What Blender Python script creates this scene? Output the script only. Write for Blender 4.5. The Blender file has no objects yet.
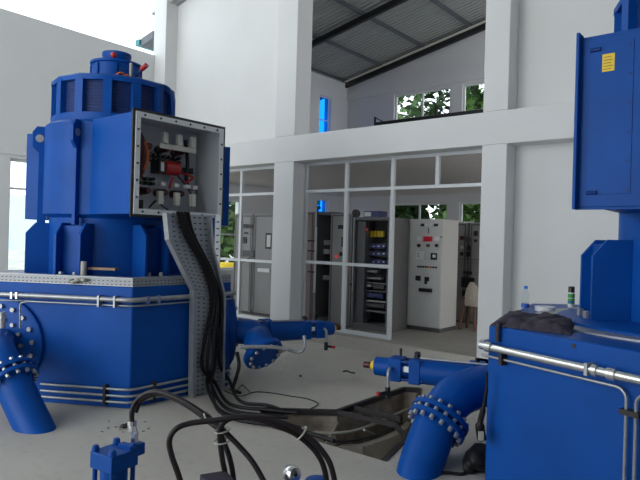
import bpy, bmesh, math, random
from mathutils import Vector, Matrix
random.seed(7)
S = bpy.context.scene
COL = S.collection
PI = math.pi
R = math.radians

# ------------------------------------------------------------------ camera, world, exposure
F, TH, EYE = 590.0, 0.028, 1.7
FW = Vector((-.633, .774, 0)).normalized()
RT = Vector((FW.y, -FW.x, 0))
UP = Vector((0, 0, 1))
CAM = Vector((0, 0, EYE))
cd = bpy.data.cameras.new('camera')
cam = bpy.data.objects.new('camera', cd)
COL.objects.link(cam)
cd.sensor_width = 36
cd.lens = F / 640 * 36
cd.clip_start = .02
cd.clip_end = 400
_r, _u = math.cos(TH) * RT + math.sin(TH) * UP, -math.sin(TH) * RT + math.cos(TH) * UP
cam.matrix_world = Matrix(((_r.x, _u.x, -FW.x, 0), (_r.y, _u.y, -FW.y, 0), (_r.z, _u.z, -FW.z, EYE), (0, 0, 0, 1)))
S.camera = cam

w = bpy.data.worlds.new('sky')
S.world = w
w.use_nodes = True
nt = w.node_tree
bg = nt.nodes['Background']
tc = nt.nodes.new('ShaderNodeTexCoord')
sp = nt.nodes.new('ShaderNodeSeparateXYZ')
rp = nt.nodes.new('ShaderNodeValToRGB')
nt.links.new(tc.outputs['Generated'], sp.inputs[0])
nt.links.new(sp.outputs['Z'], rp.inputs[0])
rp.color_ramp.elements[0].position = 0.0
rp.color_ramp.elements[0].color = (.90, .96, 1, 1)
rp.color_ramp.elements[1].position = .8
rp.color_ramp.elements[1].color = (.80, .90, 1, 1)
nt.links.new(rp.outputs[0], bg.inputs['Color'])
bg.inputs['Strength'].default_value = 2.6

def area(name, loc, target, sx, sy, power, col=(1, 1, 1)):
    l = bpy.data.lights.new(name, 'AREA')
    l.shape = 'RECTANGLE'; l.size = sx; l.size_y = sy; l.energy = power; l.color = col
    o = bpy.data.objects.new(name, l); COL.objects.link(o)
    o.location = loc
    o.rotation_euler = (Vector(target) - Vector(loc)).to_track_quat('-Z', 'Y').to_euler()
    return o
# fill light added behind the camera, brightens the left of the back wall
area('hall_fill', (-7.5, -4.6, 3.2), (-8.5, 7, 3.0), 5, 5, 200, (1, .99, .97))
# fill lights added at the unseen right end to brighten the control room
area('upper_room_fill', (.9, 11.2, 5.6), (-8, 11.6, 5.6), 4.5, 2.2, 75, (.98, .99, 1))
area('lower_room_fill', (.9, 11.2, 1.9), (-8, 10.6, 1.6), 4.5, 1.4, 30, (1, .98, .95))

S.view_settings.view_transform = 'Standard'
S.view_settings.look = 'None'
S.view_settings.gamma = 1
S.view_settings.use_curve_mapping = False
S.view_settings.exposure = 0.0

# ------------------------------------------------------------------ photo point -> place in the room
def ray(x, y):
    u = (x - 320) / F; v = (240 - y) / F
    c, s = math.cos(TH), math.sin(TH)
    return FW + (u * c - v * s) * RT + (u * s + v * c) * UP
def atz(x, y, z=0.):
    d = ray(x, y); return CAM + d * ((z - EYE) / d.z)
def aty(x, y, Y):
    d = ray(x, y); return CAM + d * (Y / d.y)
def atx(x, y, X):
    d = ray(x, y); return CAM + d * (X / d.x)
def atd(x, y, w):
    return CAM + ray(x, y) * w

# ------------------------------------------------------------------ materials
def mat(name, col, rough=.5, metal=0., noise=0., nscale=6., bump=0., spec=.5, emit=None, es=1.):
    m = bpy.data.materials.new(name); m.use_nodes = True
    t = m.node_tree; b = t.nodes['Principled BSDF']
    b.inputs['Base Color'].default_value = (*col, 1)
    b.inputs['Roughness'].default_value = rough
    b.inputs['Metallic'].default_value = metal
    b.inputs['Specular IOR Level'].default_value = spec
    if emit:
        b.inputs['Emission Color'].default_value = (*emit, 1)
        b.inputs['Emission Strength'].default_value = es
    if noise or bump:
        tcn = t.nodes.new('ShaderNodeTexCoord')
        n = t.nodes.new('ShaderNodeTexNoise')
        n.inputs['Scale'].default_value = nscale; n.inputs['Detail'].default_value = 6
        t.links.new(tcn.outputs['Object'], n.inputs['Vector'])
        if noise:
            r = t.nodes.new('ShaderNodeValToRGB')
            r.color_ramp.elements[0].position = .3; r.color_ramp.elements[1].position = .7
            r.color_ramp.elements[0].color = (*[max(0, c * (1 - noise)) for c in col], 1)
            r.color_ramp.elements[1].color = (*[min(1, c * (1 + noise)) for c in col], 1)
            t.links.new(n.outputs['Fac'], r.inputs[0]); t.links.new(r.outputs[0], b.inputs['Base Color'])
        if bump:
            bp = t.nodes.new('ShaderNodeBump'); bp.inputs['Strength'].default_value = bump
            bp.inputs['Distance'].default_value = .02
            t.links.new(n.outputs['Fac'], bp.inputs['Height']); t.links.new(bp.outputs[0], b.inputs['Normal'])
    return m

M = {}
M['blue'] = mat('blue_paint', (.002, .068, .325), .42, noise=.10, nscale=3, spec=.18)
M['blue_dark'] = mat('dark_blue_paint', (.002, .038, .20), .4, spec=.3)
M['wall'] = mat('white_wall_paint', (.77, .775, .765), .75, noise=.02, nscale=1.2, bump=.05)
M['wall_in'] = mat('interior_wall_paint', (.70, .70, .72), .8, noise=.02, nscale=1.2)
M['slab'] = mat('ceiling_plaster', (.74, .69, .67), .85, noise=.05)
M['frame'] = mat('white_steel_frame', (.72, .74, .75), .45)
M['galv'] = mat('galvanised_steel', (.36, .375, .39), .42, .6, noise=.10, nscale=20)
M['chrome'] = mat('bright_steel', (.75, .75, .74), .22, .95)
M['bolt'] = mat('bolt_steel', (.42, .43, .45), .4, .6)
M['rubber'] = mat('black_rubber', (.010, .009, .011), .5, spec=.25)
M['hose'] = mat('brownish_black_hose', (.015, .010, .012), .45, spec=.3)
M['tie'] = mat('pale_tie', (.42, .41, .36), .5)
M['cab'] = mat('grey_cabinet_paint', (.30, .29, .285), .5, noise=.03)
M['cab_mid'] = mat('darkened_cabinet_grey', (.15, .145, .145), .5, noise=.03)  # cabinet grey darkened to stand in for shade on the rack side
M['floor_in'] = mat('darker_indoor_concrete', (.30, .28, .25), .7, noise=.12, nscale=2)  # indoor floor concrete in a darker tone than the hall floor
M['cab_light'] = mat('light_grey_cabinet_paint', (.64, .63, .60), .5, noise=.02)
M['cab_dark'] = mat('dark_cabinet_paint', (.10, .10, .105), .5)
M['pink'] = mat('pinkish_grey_panel', (.34, .25, .245), .55)
M['black'] = mat('black_plastic', (.012, .012, .014), .4)
M['mesh'] = mat('dark_vent_mesh', (.003, .022, .12), .7)
M['red'] = mat('red_enamel', (.45, .02, .02), .35)
M['darkred'] = mat('dark_red_insulator', (.08, .015, .02), .35)
M['orange'] = mat('orange_wire', (.65, .12, .03), .5)
M['yellow'] = mat('yellow_plate', (.80, .55, .02), .5)
M['ink'] = mat('dark_ink', (.10, .07, .01), .6)
M['cream'] = mat('cream_bar', (.68, .66, .57), .5)
M['boxin'] = mat('box_interior_grey', (.50, .52, .55), .5)
M['steel_dark'] = mat('dark_steel_angle', (.022, .019, .021), .6, .0, noise=.25, nscale=12)
M['rafter'] = mat('black_steel_rafter', (.012, .013, .017), .5)
M['purlin'] = mat('grey_purlin', (.16, .17, .19), .4, .5)
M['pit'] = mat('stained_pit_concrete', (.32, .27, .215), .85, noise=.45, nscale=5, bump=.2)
M['pit_ring'] = mat('pale_pit_concrete', (.60, .56, .49), .8, noise=.15, nscale=9)
M['wood'] = mat('brown_wood', (.16, .07, .045), .6, noise=.2, nscale=10)
M['board'] = mat('raw_board', (.33, .20, .12), .6, noise=.2, nscale=10)
M['cloth'] = mat('dark_cloth', (.045, .036, .055), .85, noise=.2, nscale=30)
M['creamcloth'] = mat('cream_cloth', (.45, .39, .33), .9, noise=.1, nscale=20, bump=.3)
M['white'] = mat('white_plastic', (.78, .78, .77), .4)
M['green'] = mat('green_label', (.05, .30, .06), .45)
M['bluecap'] = mat('blue_cap', (.02, .16, .60), .4)
M['bluelabel'] = mat('blue_label', (.03, .10, .45), .5)
M['teal'] = mat('teal_gutter', (.05, .26, .30), .5)
M['indigo'] = mat('indigo_module', (.035, .05, .16), .4)
M['led_red'] = mat('red_lamp', (.5, .02, .02), .4, emit=(1, .05, .04), es=.7)
M['led_orange'] = mat('orange_lamp', (.5, .12, .04), .4)
M['leaf'] = mat('green_leaf', (.085, .18, .035), .6, noise=.45, nscale=1.5)
M['leaf_dark'] = mat('dark_green_leaf', (.035, .085, .02), .6, noise=.45, nscale=1.5)
M['bark'] = mat('bark', (.12, .09, .06), .85, noise=.3)
M['grass'] = mat('pale_ground', (.42, .42, .36), .9, noise=.3, nscale=.6)
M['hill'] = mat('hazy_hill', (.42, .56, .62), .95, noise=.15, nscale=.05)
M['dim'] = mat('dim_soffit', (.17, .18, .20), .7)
M['display'] = mat('red_display', (.12, .005, .01), .3, emit=(.5, .01, .03), es=.25)

def floor_mat():
    m = bpy.data.materials.new('concrete_floor'); m.use_nodes = True
    t = m.node_tree; b = t.nodes['Principled BSDF']; L = t.links
    tcn = t.nodes.new('ShaderNodeTexCoord')
    n1 = t.nodes.new('ShaderNodeTexNoise'); n1.inputs['Scale'].default_value = .9; n1.inputs['Detail'].default_value = 8
    n2 = t.nodes.new('ShaderNodeTexNoise'); n2.inputs['Scale'].default_value = 14; n2.inputs['Detail'].default_value = 5
    r1 = t.nodes.new('ShaderNodeValToRGB')
    r1.color_ramp.elements[0].position = .3; r1.color_ramp.elements[0].color = (.43, .40, .355, 1)
    r1.color_ramp.elements[1].position = .72; r1.color_ramp.elements[1].color = (.53, .50, .445, 1)
    r2 = t.nodes.new('ShaderNodeValToRGB')
    r2.color_ramp.elements[0].position = .22; r2.color_ramp.elements[0].color = (.78, .78, .78, 1)
    r2.color_ramp.elements[1].position = .45; r2.color_ramp.elements[1].color = (1, 1, 1, 1)
    mx = t.nodes.new('ShaderNodeMixRGB'); mx.blend_type = 'MULTIPLY'; mx.inputs[0].default_value = .8
    L.new(tcn.outputs['Object'], n1.inputs['Vector']); L.new(tcn.outputs['Object'], n2.inputs['Vector'])
    L.new(n1.outputs['Fac'], r1.inputs[0]); L.new(n2.outputs['Fac'], r2.inputs[0])
    L.new(r1.outputs[0], mx.inputs[1]); L.new(r2.outputs[0], mx.inputs[2])
    L.new(mx.outputs[0], b.inputs['Base Color'])
    b.inputs['Roughness'].default_value = .6
    return m
M['floor'] = floor_mat()

def slot_mat(name, sx, sz, axis, ms=.0125, lum=.30):
    """galvanised sheet punched with rows of slots (dark through-holes)"""
    m = bpy.data.materials.new(name); m.use_nodes = True
    t = m.node_tree; b = t.nodes['Principled BSDF']; L = t.links
    b.inputs['Metallic'].default_value = .35; b.inputs['Roughness'].default_value = .5
    uv = t.nodes.new('ShaderNodeUVMap'); uv.uv_map = 'UVMap'
    br = t.nodes.new('ShaderNodeTexBrick')
    br.offset = 0.0
    br.inputs['Color1'].default_value = (.06, .06, .07, 1); br.inputs['Color2'].default_value = (.06, .06, .07, 1)
    br.inputs['Mortar'].default_value = (lum, lum * 1.05, lum * 1.1, 1)
    br.inputs['Scale'].default_value = 1
    br.inputs['Mortar Size'].default_value = ms
    br.inputs['Mortar Smooth'].default_value = 0
    br.inputs['Brick Width'].default_value = sx; br.inputs['Row Height'].default_value = sz
    L.new(uv.outputs[0], br.inputs['Vector']); L.new(br.outputs['Color'], b.inputs['Base Color'])
    return m
M['slots'] = slot_mat('slotted_galvanised_sheet', .046, .034, 0)
M['tray_slots'] = slot_mat('slotted_tray_sheet', .070, .050, 0, .019, .40)

def corr_mat():
    m = bpy.data.materials.new('corrugated_roof_sheet'); m.use_nodes = True
    t = m.node_tree; b = t.nodes['Principled BSDF']; L = t.links
    b.inputs['Base Color'].default_value = (.42, .44, .43, 1); b.inputs['Metallic'].default_value = .1; b.inputs['Roughness'].default_value = .5
    tcn = t.nodes.new('ShaderNodeTexCoord'); wv = t.nodes.new('ShaderNodeTexWave'); wv.bands_direction = 'Y'
    wv.inputs['Scale'].default_value = 2.2
    bp = t.nodes.new('ShaderNodeBump'); bp.inputs['Strength'].default_value = 1; bp.inputs['Distance'].default_value = .06
    L.new(tcn.outputs['Object'], wv.inputs['Vector']); L.new(wv.outputs['Fac'], bp.inputs['Height']); L.new(bp.outputs[0], b.inputs['Normal'])
    return m
M['corr'] = corr_mat()

def glass_mat(name, tint, refl=.06):
    m = bpy.data.materials.new(name); m.use_nodes = True
    t = m.node_tree; t.nodes.remove(t.nodes['Principled BSDF']); L = t.links
    out = t.nodes['Material Output']
    tr = t.nodes.new('ShaderNodeBsdfTransparent'); tr.inputs[0].default_value = (*tint, 1)
    gl = t.nodes.new('ShaderNodeBsdfGlossy'); gl.inputs['Roughness'].default_value = .03
    fr = t.nodes.new('ShaderNodeFresnel'); fr.inputs[0].default_value = 1.12
    mx = t.nodes.new('ShaderNodeMixShader')
    ge = t.nodes.new('ShaderNodeNewGeometry'); iv = t.nodes.new('ShaderNodeMath'); iv.operation = 'SUBTRACT'; iv.inputs[0].default_value = 1
    mu = t.nodes.new('ShaderNodeMath'); mu.operation = 'MULTIPLY'
    L.new(ge.outputs['Backfacing'], iv.inputs[1]); L.new(fr.outputs[0], mu.inputs[0]); L.new(iv.outputs[0], mu.inputs[1])
    L.new(mu.outputs[0], mx.inputs[0]); L.new(tr.outputs[0], mx.inputs[1]); L.new(gl.outputs[0], mx.inputs[2])
    L.new(mx.outputs[0], out.inputs[0])
    return m
M['glass'] = glass_mat('clear_glass', (.985, .99, .99))
M['blueglass'] = glass_mat('blue_tinted_glass', (.08, .46, 1.0))
M['pet'] = glass_mat('clear_plastic', (.93, .96, .98))

# ------------------------------------------------------------------ mesh builder
class MB:
    def __init__(s):
        s.bm = bmesh.new(); s.uv = None
    def _face(s, vs):
        try: return s.bm.faces.new(vs)
        except ValueError: return None
    def box(s, lo, hi):
        x0, y0, z0 = [min(a, b) for a, b in zip(lo, hi)]; x1, y1, z1 = [max(a, b) for a, b in zip(lo, hi)]
        return s.hexa([(x0, y0, z0), (x1, y0, z0), (x1, y1, z0), (x0, y1, z0), (x0, y0, z1), (x1, y0, z1), (x1, y1, z1), (x0, y1, z1)])
    def hexa(s, p):
        v = [s.bm.verts.new(q) for q in p]
        for f in ((3, 2, 1, 0), (4, 5, 6, 7), (0, 1, 5, 4), (1, 2, 6, 5), (2, 3, 7, 6), (3, 0, 4, 7)):
            s._face([v[i] for i in f])
        return s
    def obox(s, c, d, wd, dp, h):
        """box centred on c, axis d (horizontal unit, depth direction), wd across, dp along d, h tall"""
        c = Vector(c); d = Vector((d[0], d[1], 0)).normalized(); t = Vector((-d.y, d.x, 0)); z = UP
        P = []
        for k in (-1, 1):
            for (a, b) in ((-1, -1), (-1, 1), (1, 1), (1, -1)):
                P.append(c + d * (a * dp / 2) - t * (b * wd / 2) * 1 + z * (k * h / 2))
        return s.hexa([P[0], P[1], P[2], P[3], P[4], P[5], P[6], P[7]])
    def cyl(s, p0, p1, r0, r1=None, seg=20):
        p0 = Vector(p0); p1 = Vector(p1); r1 = r0 if r1 is None else r1
        a = (p1 - p0).normalized(); e = Vector((1, 0, 0)) if abs(a.z) > .8 else UP
        x = a.cross(e).normalized(); y = a.cross(x)
        A = []; Bv = []
        for i in range(seg):
            t = 2 * PI * i / seg; dvec = x * math.cos(t) + y * math.sin(t)
            A.append(s.bm.verts.new(p0 + dvec * r0)); Bv.append(s.bm.verts.new(p1 + dvec * r1))
        for i in range(seg):
            j = (i + 1) % seg; s._face([A[j], A[i], Bv[i], Bv[j]])
        s._face(A); s._face(list(reversed(Bv)))
        return s
    def rev(s, c, prof, seg=48, axis=None):
        """surface of revolution: prof = [(r, h)], about c along axis (default up)"""
        c = Vector(c); a = Vector(axis).normalized() if axis else UP
        e = Vector((1, 0, 0)) if abs(a.z) > .8 else UP
        x = a.cross(e).normalized(); y = a.cross(x)
        rings = []
        for r, h in prof:
            if r < 1e-6: rings.append([s.bm.verts.new(c + a * h)])
            else: rings.append([s.bm.verts.new(c + a * h + (x * math.cos(2 * PI * i / seg) + y * math.sin(2 * PI * i / seg)) * r) for i in range(seg)])
        for A, B in zip(rings, rings[1:]):
            for i in range(seg):
                j = (i + 1) % seg
                if len(A) == 1 and len(B) == 1: continue
                if len(A) == 1: s._face([A[0], B[i], B[j]])
                elif len(B) == 1: s._face([A[j], A[i], B[0]])
                else: s._face([A[j], A[i], B[i], B[j]])
        if len(rings[0]) > 1 and len(rings[-1]) > 1:
            s._face(rings[0]); s._face(list(reversed(rings[-1])))
        return s
    def tube(s, pts, r, seg=10, sub=6, closed=False, smooth=True):
        P = [Vector(p) for p in pts]
        if smooth and len(P) > 2:
            Q = []
            n = len(P)
            rng = range(n if closed else n - 1)
            for i in rng:
                g = (lambda k: P[k % n]) if closed else (lambda k: P[max(0, min(n - 1, k))])
                p0, p1, p2, p3 = g(i - 1), g(i), g(i + 1), g(i + 2)
                for k in range(sub):
                    t = k / sub
                    Q.append(.5 * ((2 * p1) + (p2 - p0) * t + (2 * p0 - 5 * p1 + 4 * p2 - p3) * t * t + (3 * p1 - p0 - 3 * p2 + p3) * t ** 3))
            if not closed: Q.append(P[-1])
            P = Q
        n = len(P)
        tang = []
        for i in range(n):
            a = P[(i - 1) % n] if (closed or i > 0) else P[i]; b = P[(i + 1) % n] if (closed or i < n - 1) else P[i]
            tang.append((b - a).normalized())
        e = Vector((0, 0, 1)) if abs(tang[0].z) < .8 else Vector((1, 0, 0))
        nrm = tang[0].cross(e).normalized()
        rings = []
        for i in range(n):
            nrm = (nrm - tang[i] * nrm.dot(tang[i])).normalized(); b = tang[i].cross(nrm)
            rr = r[i * (len(r) - 1) // max(1, n - 1)] if isinstance(r, (list, tuple)) else r
            rings.append([s.bm.verts.new(P[i] + (nrm * math.cos(2 * PI * k / seg) + b * math.sin(2 * PI * k / seg)) * rr) for k in range(seg)])
        for i in range(n if closed else n - 1):
            A = rings[i]; B = rings[(i + 1) % n]
            for k in range(seg):
                j = (k + 1) % seg; s._face([A[k], A[j], B[j], B[k]])
        if not closed:
            s._face(list(reversed(rings[0]))); s._face(rings[-1])
        return s
    def prism(s, poly, vec):
        """extrude a polygon (3-D points) along vec"""
        vec = Vector(vec); A = [s.bm.verts.new(Vector(p)) for p in poly]; B = [s.bm.verts.new(Vector(p) + vec) for p in poly]
        n = len(A)
        s._face(list(reversed(A))); s._face(B)
        for i in range(n):
            j = (i + 1) % n; s._face([A[i], A[j], B[j], B[i]])
        return s
    def uvquad(s, p, uvs):
        if s.uv is None: s.uv = s.bm.loops.layers.uv.new('UVMap')
        f = s._face([s.bm.verts.new(Vector(q)) for q in p])
        for l, q in zip(f.loops, uvs): l[s.uv].uv = q
        return s
    def ball(s, c, r, seg=14, sz=1.):
        c = Vector(c); n = 8
        s.rev(c, [(0, -r * sz)] + [(r * math.sin(PI * i / n), -r * sz * math.cos(PI * i / n)) for i in range(1, n)] + [(0, r * sz)], seg)
        return s

ROOTLOC = {}
def finish(o, label=None, cat=None, group=None, kind=None):
    if label: o['label'] = label
    if cat: o['category'] = cat
    if group: o['group'] = group
    if kind: o['kind'] = kind
    return o
def thing(name, label, cat, loc, group=None):
    o = bpy.data.objects.new(name, None); COL.objects.link(o)
    o.location = loc; o.empty_display_size = .1
    ROOTLOC[o] = Vector(loc)
    return finish(o, label, cat, group)
def obj(name, mb, material, parent=None, label=None, cat=None, group=None, kind=None, bevel=0, sharp=.6, fixn=True):
    bm = mb.bm
    if fixn: bmesh.ops.recalc_face_normals(bm, faces=bm.faces)
    for f in bm.faces: f.smooth = True
    for e in bm.edges:
        if len(e.link_faces) == 2 and e.calc_face_angle(0) > sharp: e.smooth = False
    if parent is not None: base = ROOTLOC[parent]
    else:
        xs = [v.co for v in bm.verts]
        base = Vector(((min(v.x for v in xs) + max(v.x for v in xs)) / 2, (min(v.y for v in xs) + max(v.y for v in xs)) / 2, min(v.z for v in xs)))
    bmesh.ops.translate(bm, verts=bm.verts, vec=-base)
    me = bpy.data.meshes.new(name); bm.to_mesh(me); bm.free()
    me.materials.append(M[material] if isinstance(material, str) else material)
    o = bpy.data.objects.new(name, me); COL.objects.link(o)
    if parent is not None: o.parent = parent
    else: o.location = base
    ROOTLOC[o] = base
    if bevel:
        md = o.modifiers.new('edge', 'BEVEL'); md.width = bevel; md.segments = 2; md.limit_method = 'ANGLE'; md.angle_limit = R(40)
    return finish(o, label, cat, group, kind)
def struct(name, mb, material, parent=None, bevel=0):
    return obj(name, mb, material, parent, kind='structure' if parent is None else None, bevel=bevel)
def copy_part(o, parent, vec):
    c = o.copy(); COL.objects.link(c); c.parent = parent; c.location = Vector(o.location) + Vector(vec)
    ROOTLOC[c] = ROOTLOC[o]
    return c

# ------------------------------------------------------------------ structure: floor with pit
FX0, FX1, FY0, FY1 = -11.0, 6.0, -5.0, 7.6
pit = [atz(*p) for p in ((272, 428), (258, 409), (337, 411), (404, 388), (420, 389), (409, 437), (384, 461))]
fb = MB()
outer = [Vector((FX0, FY0, 0)), Vector((FX1, FY0, 0)), Vector((FX1, FY1, 0)), Vector((FX0, FY1, 0))]
edges = []
for loop in (outer, pit):
    vs = [fb.bm.verts.new(p) for p in loop]
    for i in range(len(vs)): edges.append(fb.bm.edges.new((vs[i], vs[(i + 1) % len(vs)])))
bmesh.ops.triangle_fill(fb.bm, edges=edges, use_beauty=True, normal=(0, 0, 1))
for f in fb.bm.faces:
    if f.normal.z < 0: f.normal_flip()
obj('floor', fb, 'floor', kind='structure', fixn=False)
PD = -.62
pb = MB()
n = len(pit)
for i in range(n):
    a, b = pit[i], pit[(i + 1) % n]
    pb._face([pb.bm.verts.new(q) for q in (a, b, Vector((b.x, b.y, PD)), Vector((a.x, a.y, PD)))])
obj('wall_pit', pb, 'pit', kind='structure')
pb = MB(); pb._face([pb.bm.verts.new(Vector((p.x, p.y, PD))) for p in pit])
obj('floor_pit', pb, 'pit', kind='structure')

# walls of the hall
b = MB()
LW = -11.0
# left wall: panels round the tall window
WY0, WY1, WZ0, WZ1 = 4.64, 6.7, .95, 3.02
b.box((LW - .25, FY0, 0), (LW, WY0, 5.62)); b.box((LW - .25, WY1, 0), (LW, 7.6, 5.62))
b.box((LW - .25, WY0, 0), (LW, WY1, WZ0)); b.box((LW - .25, WY0, WZ1), (LW, WY1, 5.62))
struct('wall_left', b, 'wall')
struct('beam_left', MB().box((LW, FY0, 3.08), (LW + .05, 7.6, 3.54)), 'wall')
b = MB().box((-10.63, 7.9, 3.5), (-7.3, 8.05, 9)).box((-3.06, 7.9, 3.5), (6, 8.05, 9)).box((-3.06, 7.9, .17), (6, 8.05, 3.05))
struct('wall_back', b, 'wall')
struct('beam_front', MB().box((-11.0, 7.6, 3.05), (6, 8.0, 3.5)), 'wall', bevel=.01)
for x0, x1 in ((-11.06, -10.63), (-7.32, -6.85), (-3.41, -3.06)):
    struct('column', MB().box((x0, 7.6, 0), (x1, 8.0, 3.05)).box((x0, 7.6, 3.5), (x1, 8.0, 9)), 'wall', bevel=.01)
b = MB().box((LW - .25, FY0 - .25, 0), (LW + .6, FY0, 9)).box((-1, FY0 - .25, 0), (6, FY0, 9)).box((LW + .6, FY0 - .25, 7), (-1, FY0, 9))
struct('wall_front', b, 'wall')
struct('wall_right', MB().box((6, FY0, 0), (6.25, 8, 9)), 'wall')

# control room shell behind the columns
BY = 14.63
struct('floor_control_room', MB().box((-11, 7.6, -.05), (1, BY, .16)), 'floor_in')
struct('trim_step', MB().box((-6.85, 7.56, 0), (-3.41, 7.62, .165)), 'floor')
struct('ceiling', MB().box((-11, 8.0, 3.05), (1, BY, 3.4)), 'slab')
b = MB()
wins = [(-9.32, -7.50), (-7.17, -5.35)]
zs = [(2.0, 2.83), (4.35, 6.0)]
def wall_x(b, y0, y1, x0, x1, z0, z1, holes):
    xs = sorted({x0, x1, *[h[0] for h in holes], *[h[1] for h in holes]}); zz = sorted({z0, z1, *[h[2] for h in holes], *[h[3] for h in holes]})
    for i in range(len(xs) - 1):
        for j in range(len(zz) - 1):
            cx, cz = (xs[i] + xs[i + 1]) / 2, (zz[j] + zz[j + 1]) / 2
            if any(h[0] < cx < h[1] and h[2] < cz < h[3] for h in holes): continue
            b.box((xs[i], y0, zz[j]), (xs[i + 1], y1, zz[j + 1]))
def wall_y(b, x0, x1, y0, y1, z0, z1, holes):
    ys = sorted({y0, y1, *[h[0] for h in holes], *[h[1] for h in holes]}); zz = sorted({z0, z1, *[h[2] for h in holes], *[h[3] for h in holes]})
    for i in range(len(ys) - 1):
        for j in range(len(zz) - 1):
            cy, cz = (ys[i] + ys[i + 1]) / 2, (zz[j] + zz[j + 1]) / 2
            if any(h[0] < cy < h[1] and h[2] < cz < h[3] for h in holes): continue
            b.box((x0, ys[i], zz[j]), (x1, ys[i + 1], zz[j + 1]))
wall_x(b, BY, BY + .22, -11.25, 1, 0, 8.9, [(a, c, z0, z1) for a, c in wins for z0, z1 in zs])
struct('wall_far', b, 'wall_in')
b = MB()
lholes = [(8.25, 10.3, .9, 2.65), (13.27, 13.8, 2.05, 2.90), (13.27, 13.8, 4.3, 5.95)]
wall_y(b, LW - .25, LW, 8.0, BY, 0, 6.5, lholes)
struct('wall_left_control_room', b, 'wall_in')
b = MB(); wall_y(b, 1.0, 1.2, 8.0, BY, 0, 8.9, [(8.9, 13.5, 1.1, 2.7), (8.9, 13.5, 4.4, 6.8)])  # unseen end wall; its openings are invented to let light in
struct('wall_right_control_room', b, 'wall_in')
struct('trim_upper_beam', MB().box((-11, BY - .06, 6.05), (1, BY, 6.35)), 'wall_in')

# windows (frames and panes)
wn = [0]
def window(lo, hi, plane, fr=.05, cols=2, rows=(.4,), glass='glass', th=.05):
    """lo/hi: (u, z) corners; plane ('x'|'y', value)"""
    wn[0] += 1
    ax, pv = plane
    f = MB(); g = MB()
    def bx(mb, u0, z0, u1, z1, t):
        if ax == 'y': mb.box((u0, pv - t / 2, z0), (u1, pv + t / 2, z1))
        else: mb.box((pv - t / 2, u0, z0), (pv + t / 2, u1, z1))
    u0, z0 = lo; u1, z1 = hi
    bx(f, u0, z0, u0 + fr, z1, th); bx(f, u1 - fr, z0, u1, z1, th); bx(f, u0 + fr, z0, u1 - fr, z0 + fr, th); bx(f, u0 + fr, z1 - fr, u1 - fr, z1, th)
    for k in range(1, cols):
        uu = u0 + (u1 - u0) * k / cols; bx(f, uu - fr * .4, z0 + fr, uu + fr * .4, z1 - fr, th * .9)
    for q in rows:
        zz = z0 + (z1 - z0) * q; bx(f, u0 + fr, zz - fr * .4, u1 - fr, zz + fr * .4, th * .85)
    o = struct('window_%d' % wn[0], f, 'frame')
    bx(g, u0 + fr * .5, z0 + fr * .5, u1 - fr * .5, z1 - fr * .5, .006)
    obj('pane', g, glass, o)
    return o
for a, c in wins:
    for z0, z1 in zs: window((a, z0), (c, z1), ('y', BY + .08), .06, 2, (.55,) if z1 > 4 else ())
window((8.25, .9), (10.3, 2.65), ('x', LW - .1), .05, 3, (.5,))
window((13.27, 2.05), (13.8, 2.90), ('x', LW - .1), .03, 1, (), 'blueglass')
window((13.27, 4.3), (13.8, 5.95), ('x', LW - .1), .03, 1, (.58,), 'blueglass')
window((WY0, WZ0), (WY1, WZ1), ('x', LW - .12), .05, 2, (.74,))

# glazed steel screen between the columns
def screen(x0, x1, posts, rails, upper, name, door=None):
    f = MB(); Y0, Y1 = 7.90, 7.95
    zt = 3.05
    f.box((x0, Y0, .16), (x0 + .05, Y1, zt)); f.box((x1 - .05, Y0, .16), (x1, Y1, zt))
    f.box((x0 + .05, Y0, zt - .05), (x1 - .05, Y1, zt)); f.box((x0 + .05, Y0, rails[1] - .025), (x1 - .05, Y1, rails[1] + .025))
    xe = door if door else x1 - .05
    f.box((x0 + .05, Y0 + .002, rails[0] - .025), (xe, Y1 - .002, rails[0] + .025))
    f.box((x0 + .05, Y0, .16), (xe, Y1, .22))
    for p in posts: f.box((p - .028, Y0 - .004, .16), (p + .028, Y1 + .004, zt))
    for p in upper: f.box((p - .028, Y0 - .004, rails[1]), (p + .028, Y1 + .004, zt))
    o = struct(name, f, 'frame')
    xs = [x0] + list(posts) + ([] if door else [x1])
    for a, c in zip(xs, xs[1:]):
        for z0, z1 in ((.2, rails[0]), (rails[0], rails[1])):
            obj('pane', MB().box((a + .02, 7.922, z0 + .01), (c - .02, 7.928, z1 - .01)), 'glass', o)
    xs = sorted([x0] + list(posts) + list(upper) + [x1])
    for a, c in zip(xs, xs[1:]):
        obj('pane', MB().box((a + .02, 7.922, rails[1] + .01), (c - .02, 7.928, zt - .02)), 'glass', o)
screen(-6.85, -3.41, (-5.93, -5.02), (1.31, 2.55), (-4.24,), 'window_9', door=-5.02)
screen(-10.63, -7.32, (-9.6, -8.48), (1.27, 2.54), (), 'window_10')

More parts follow.
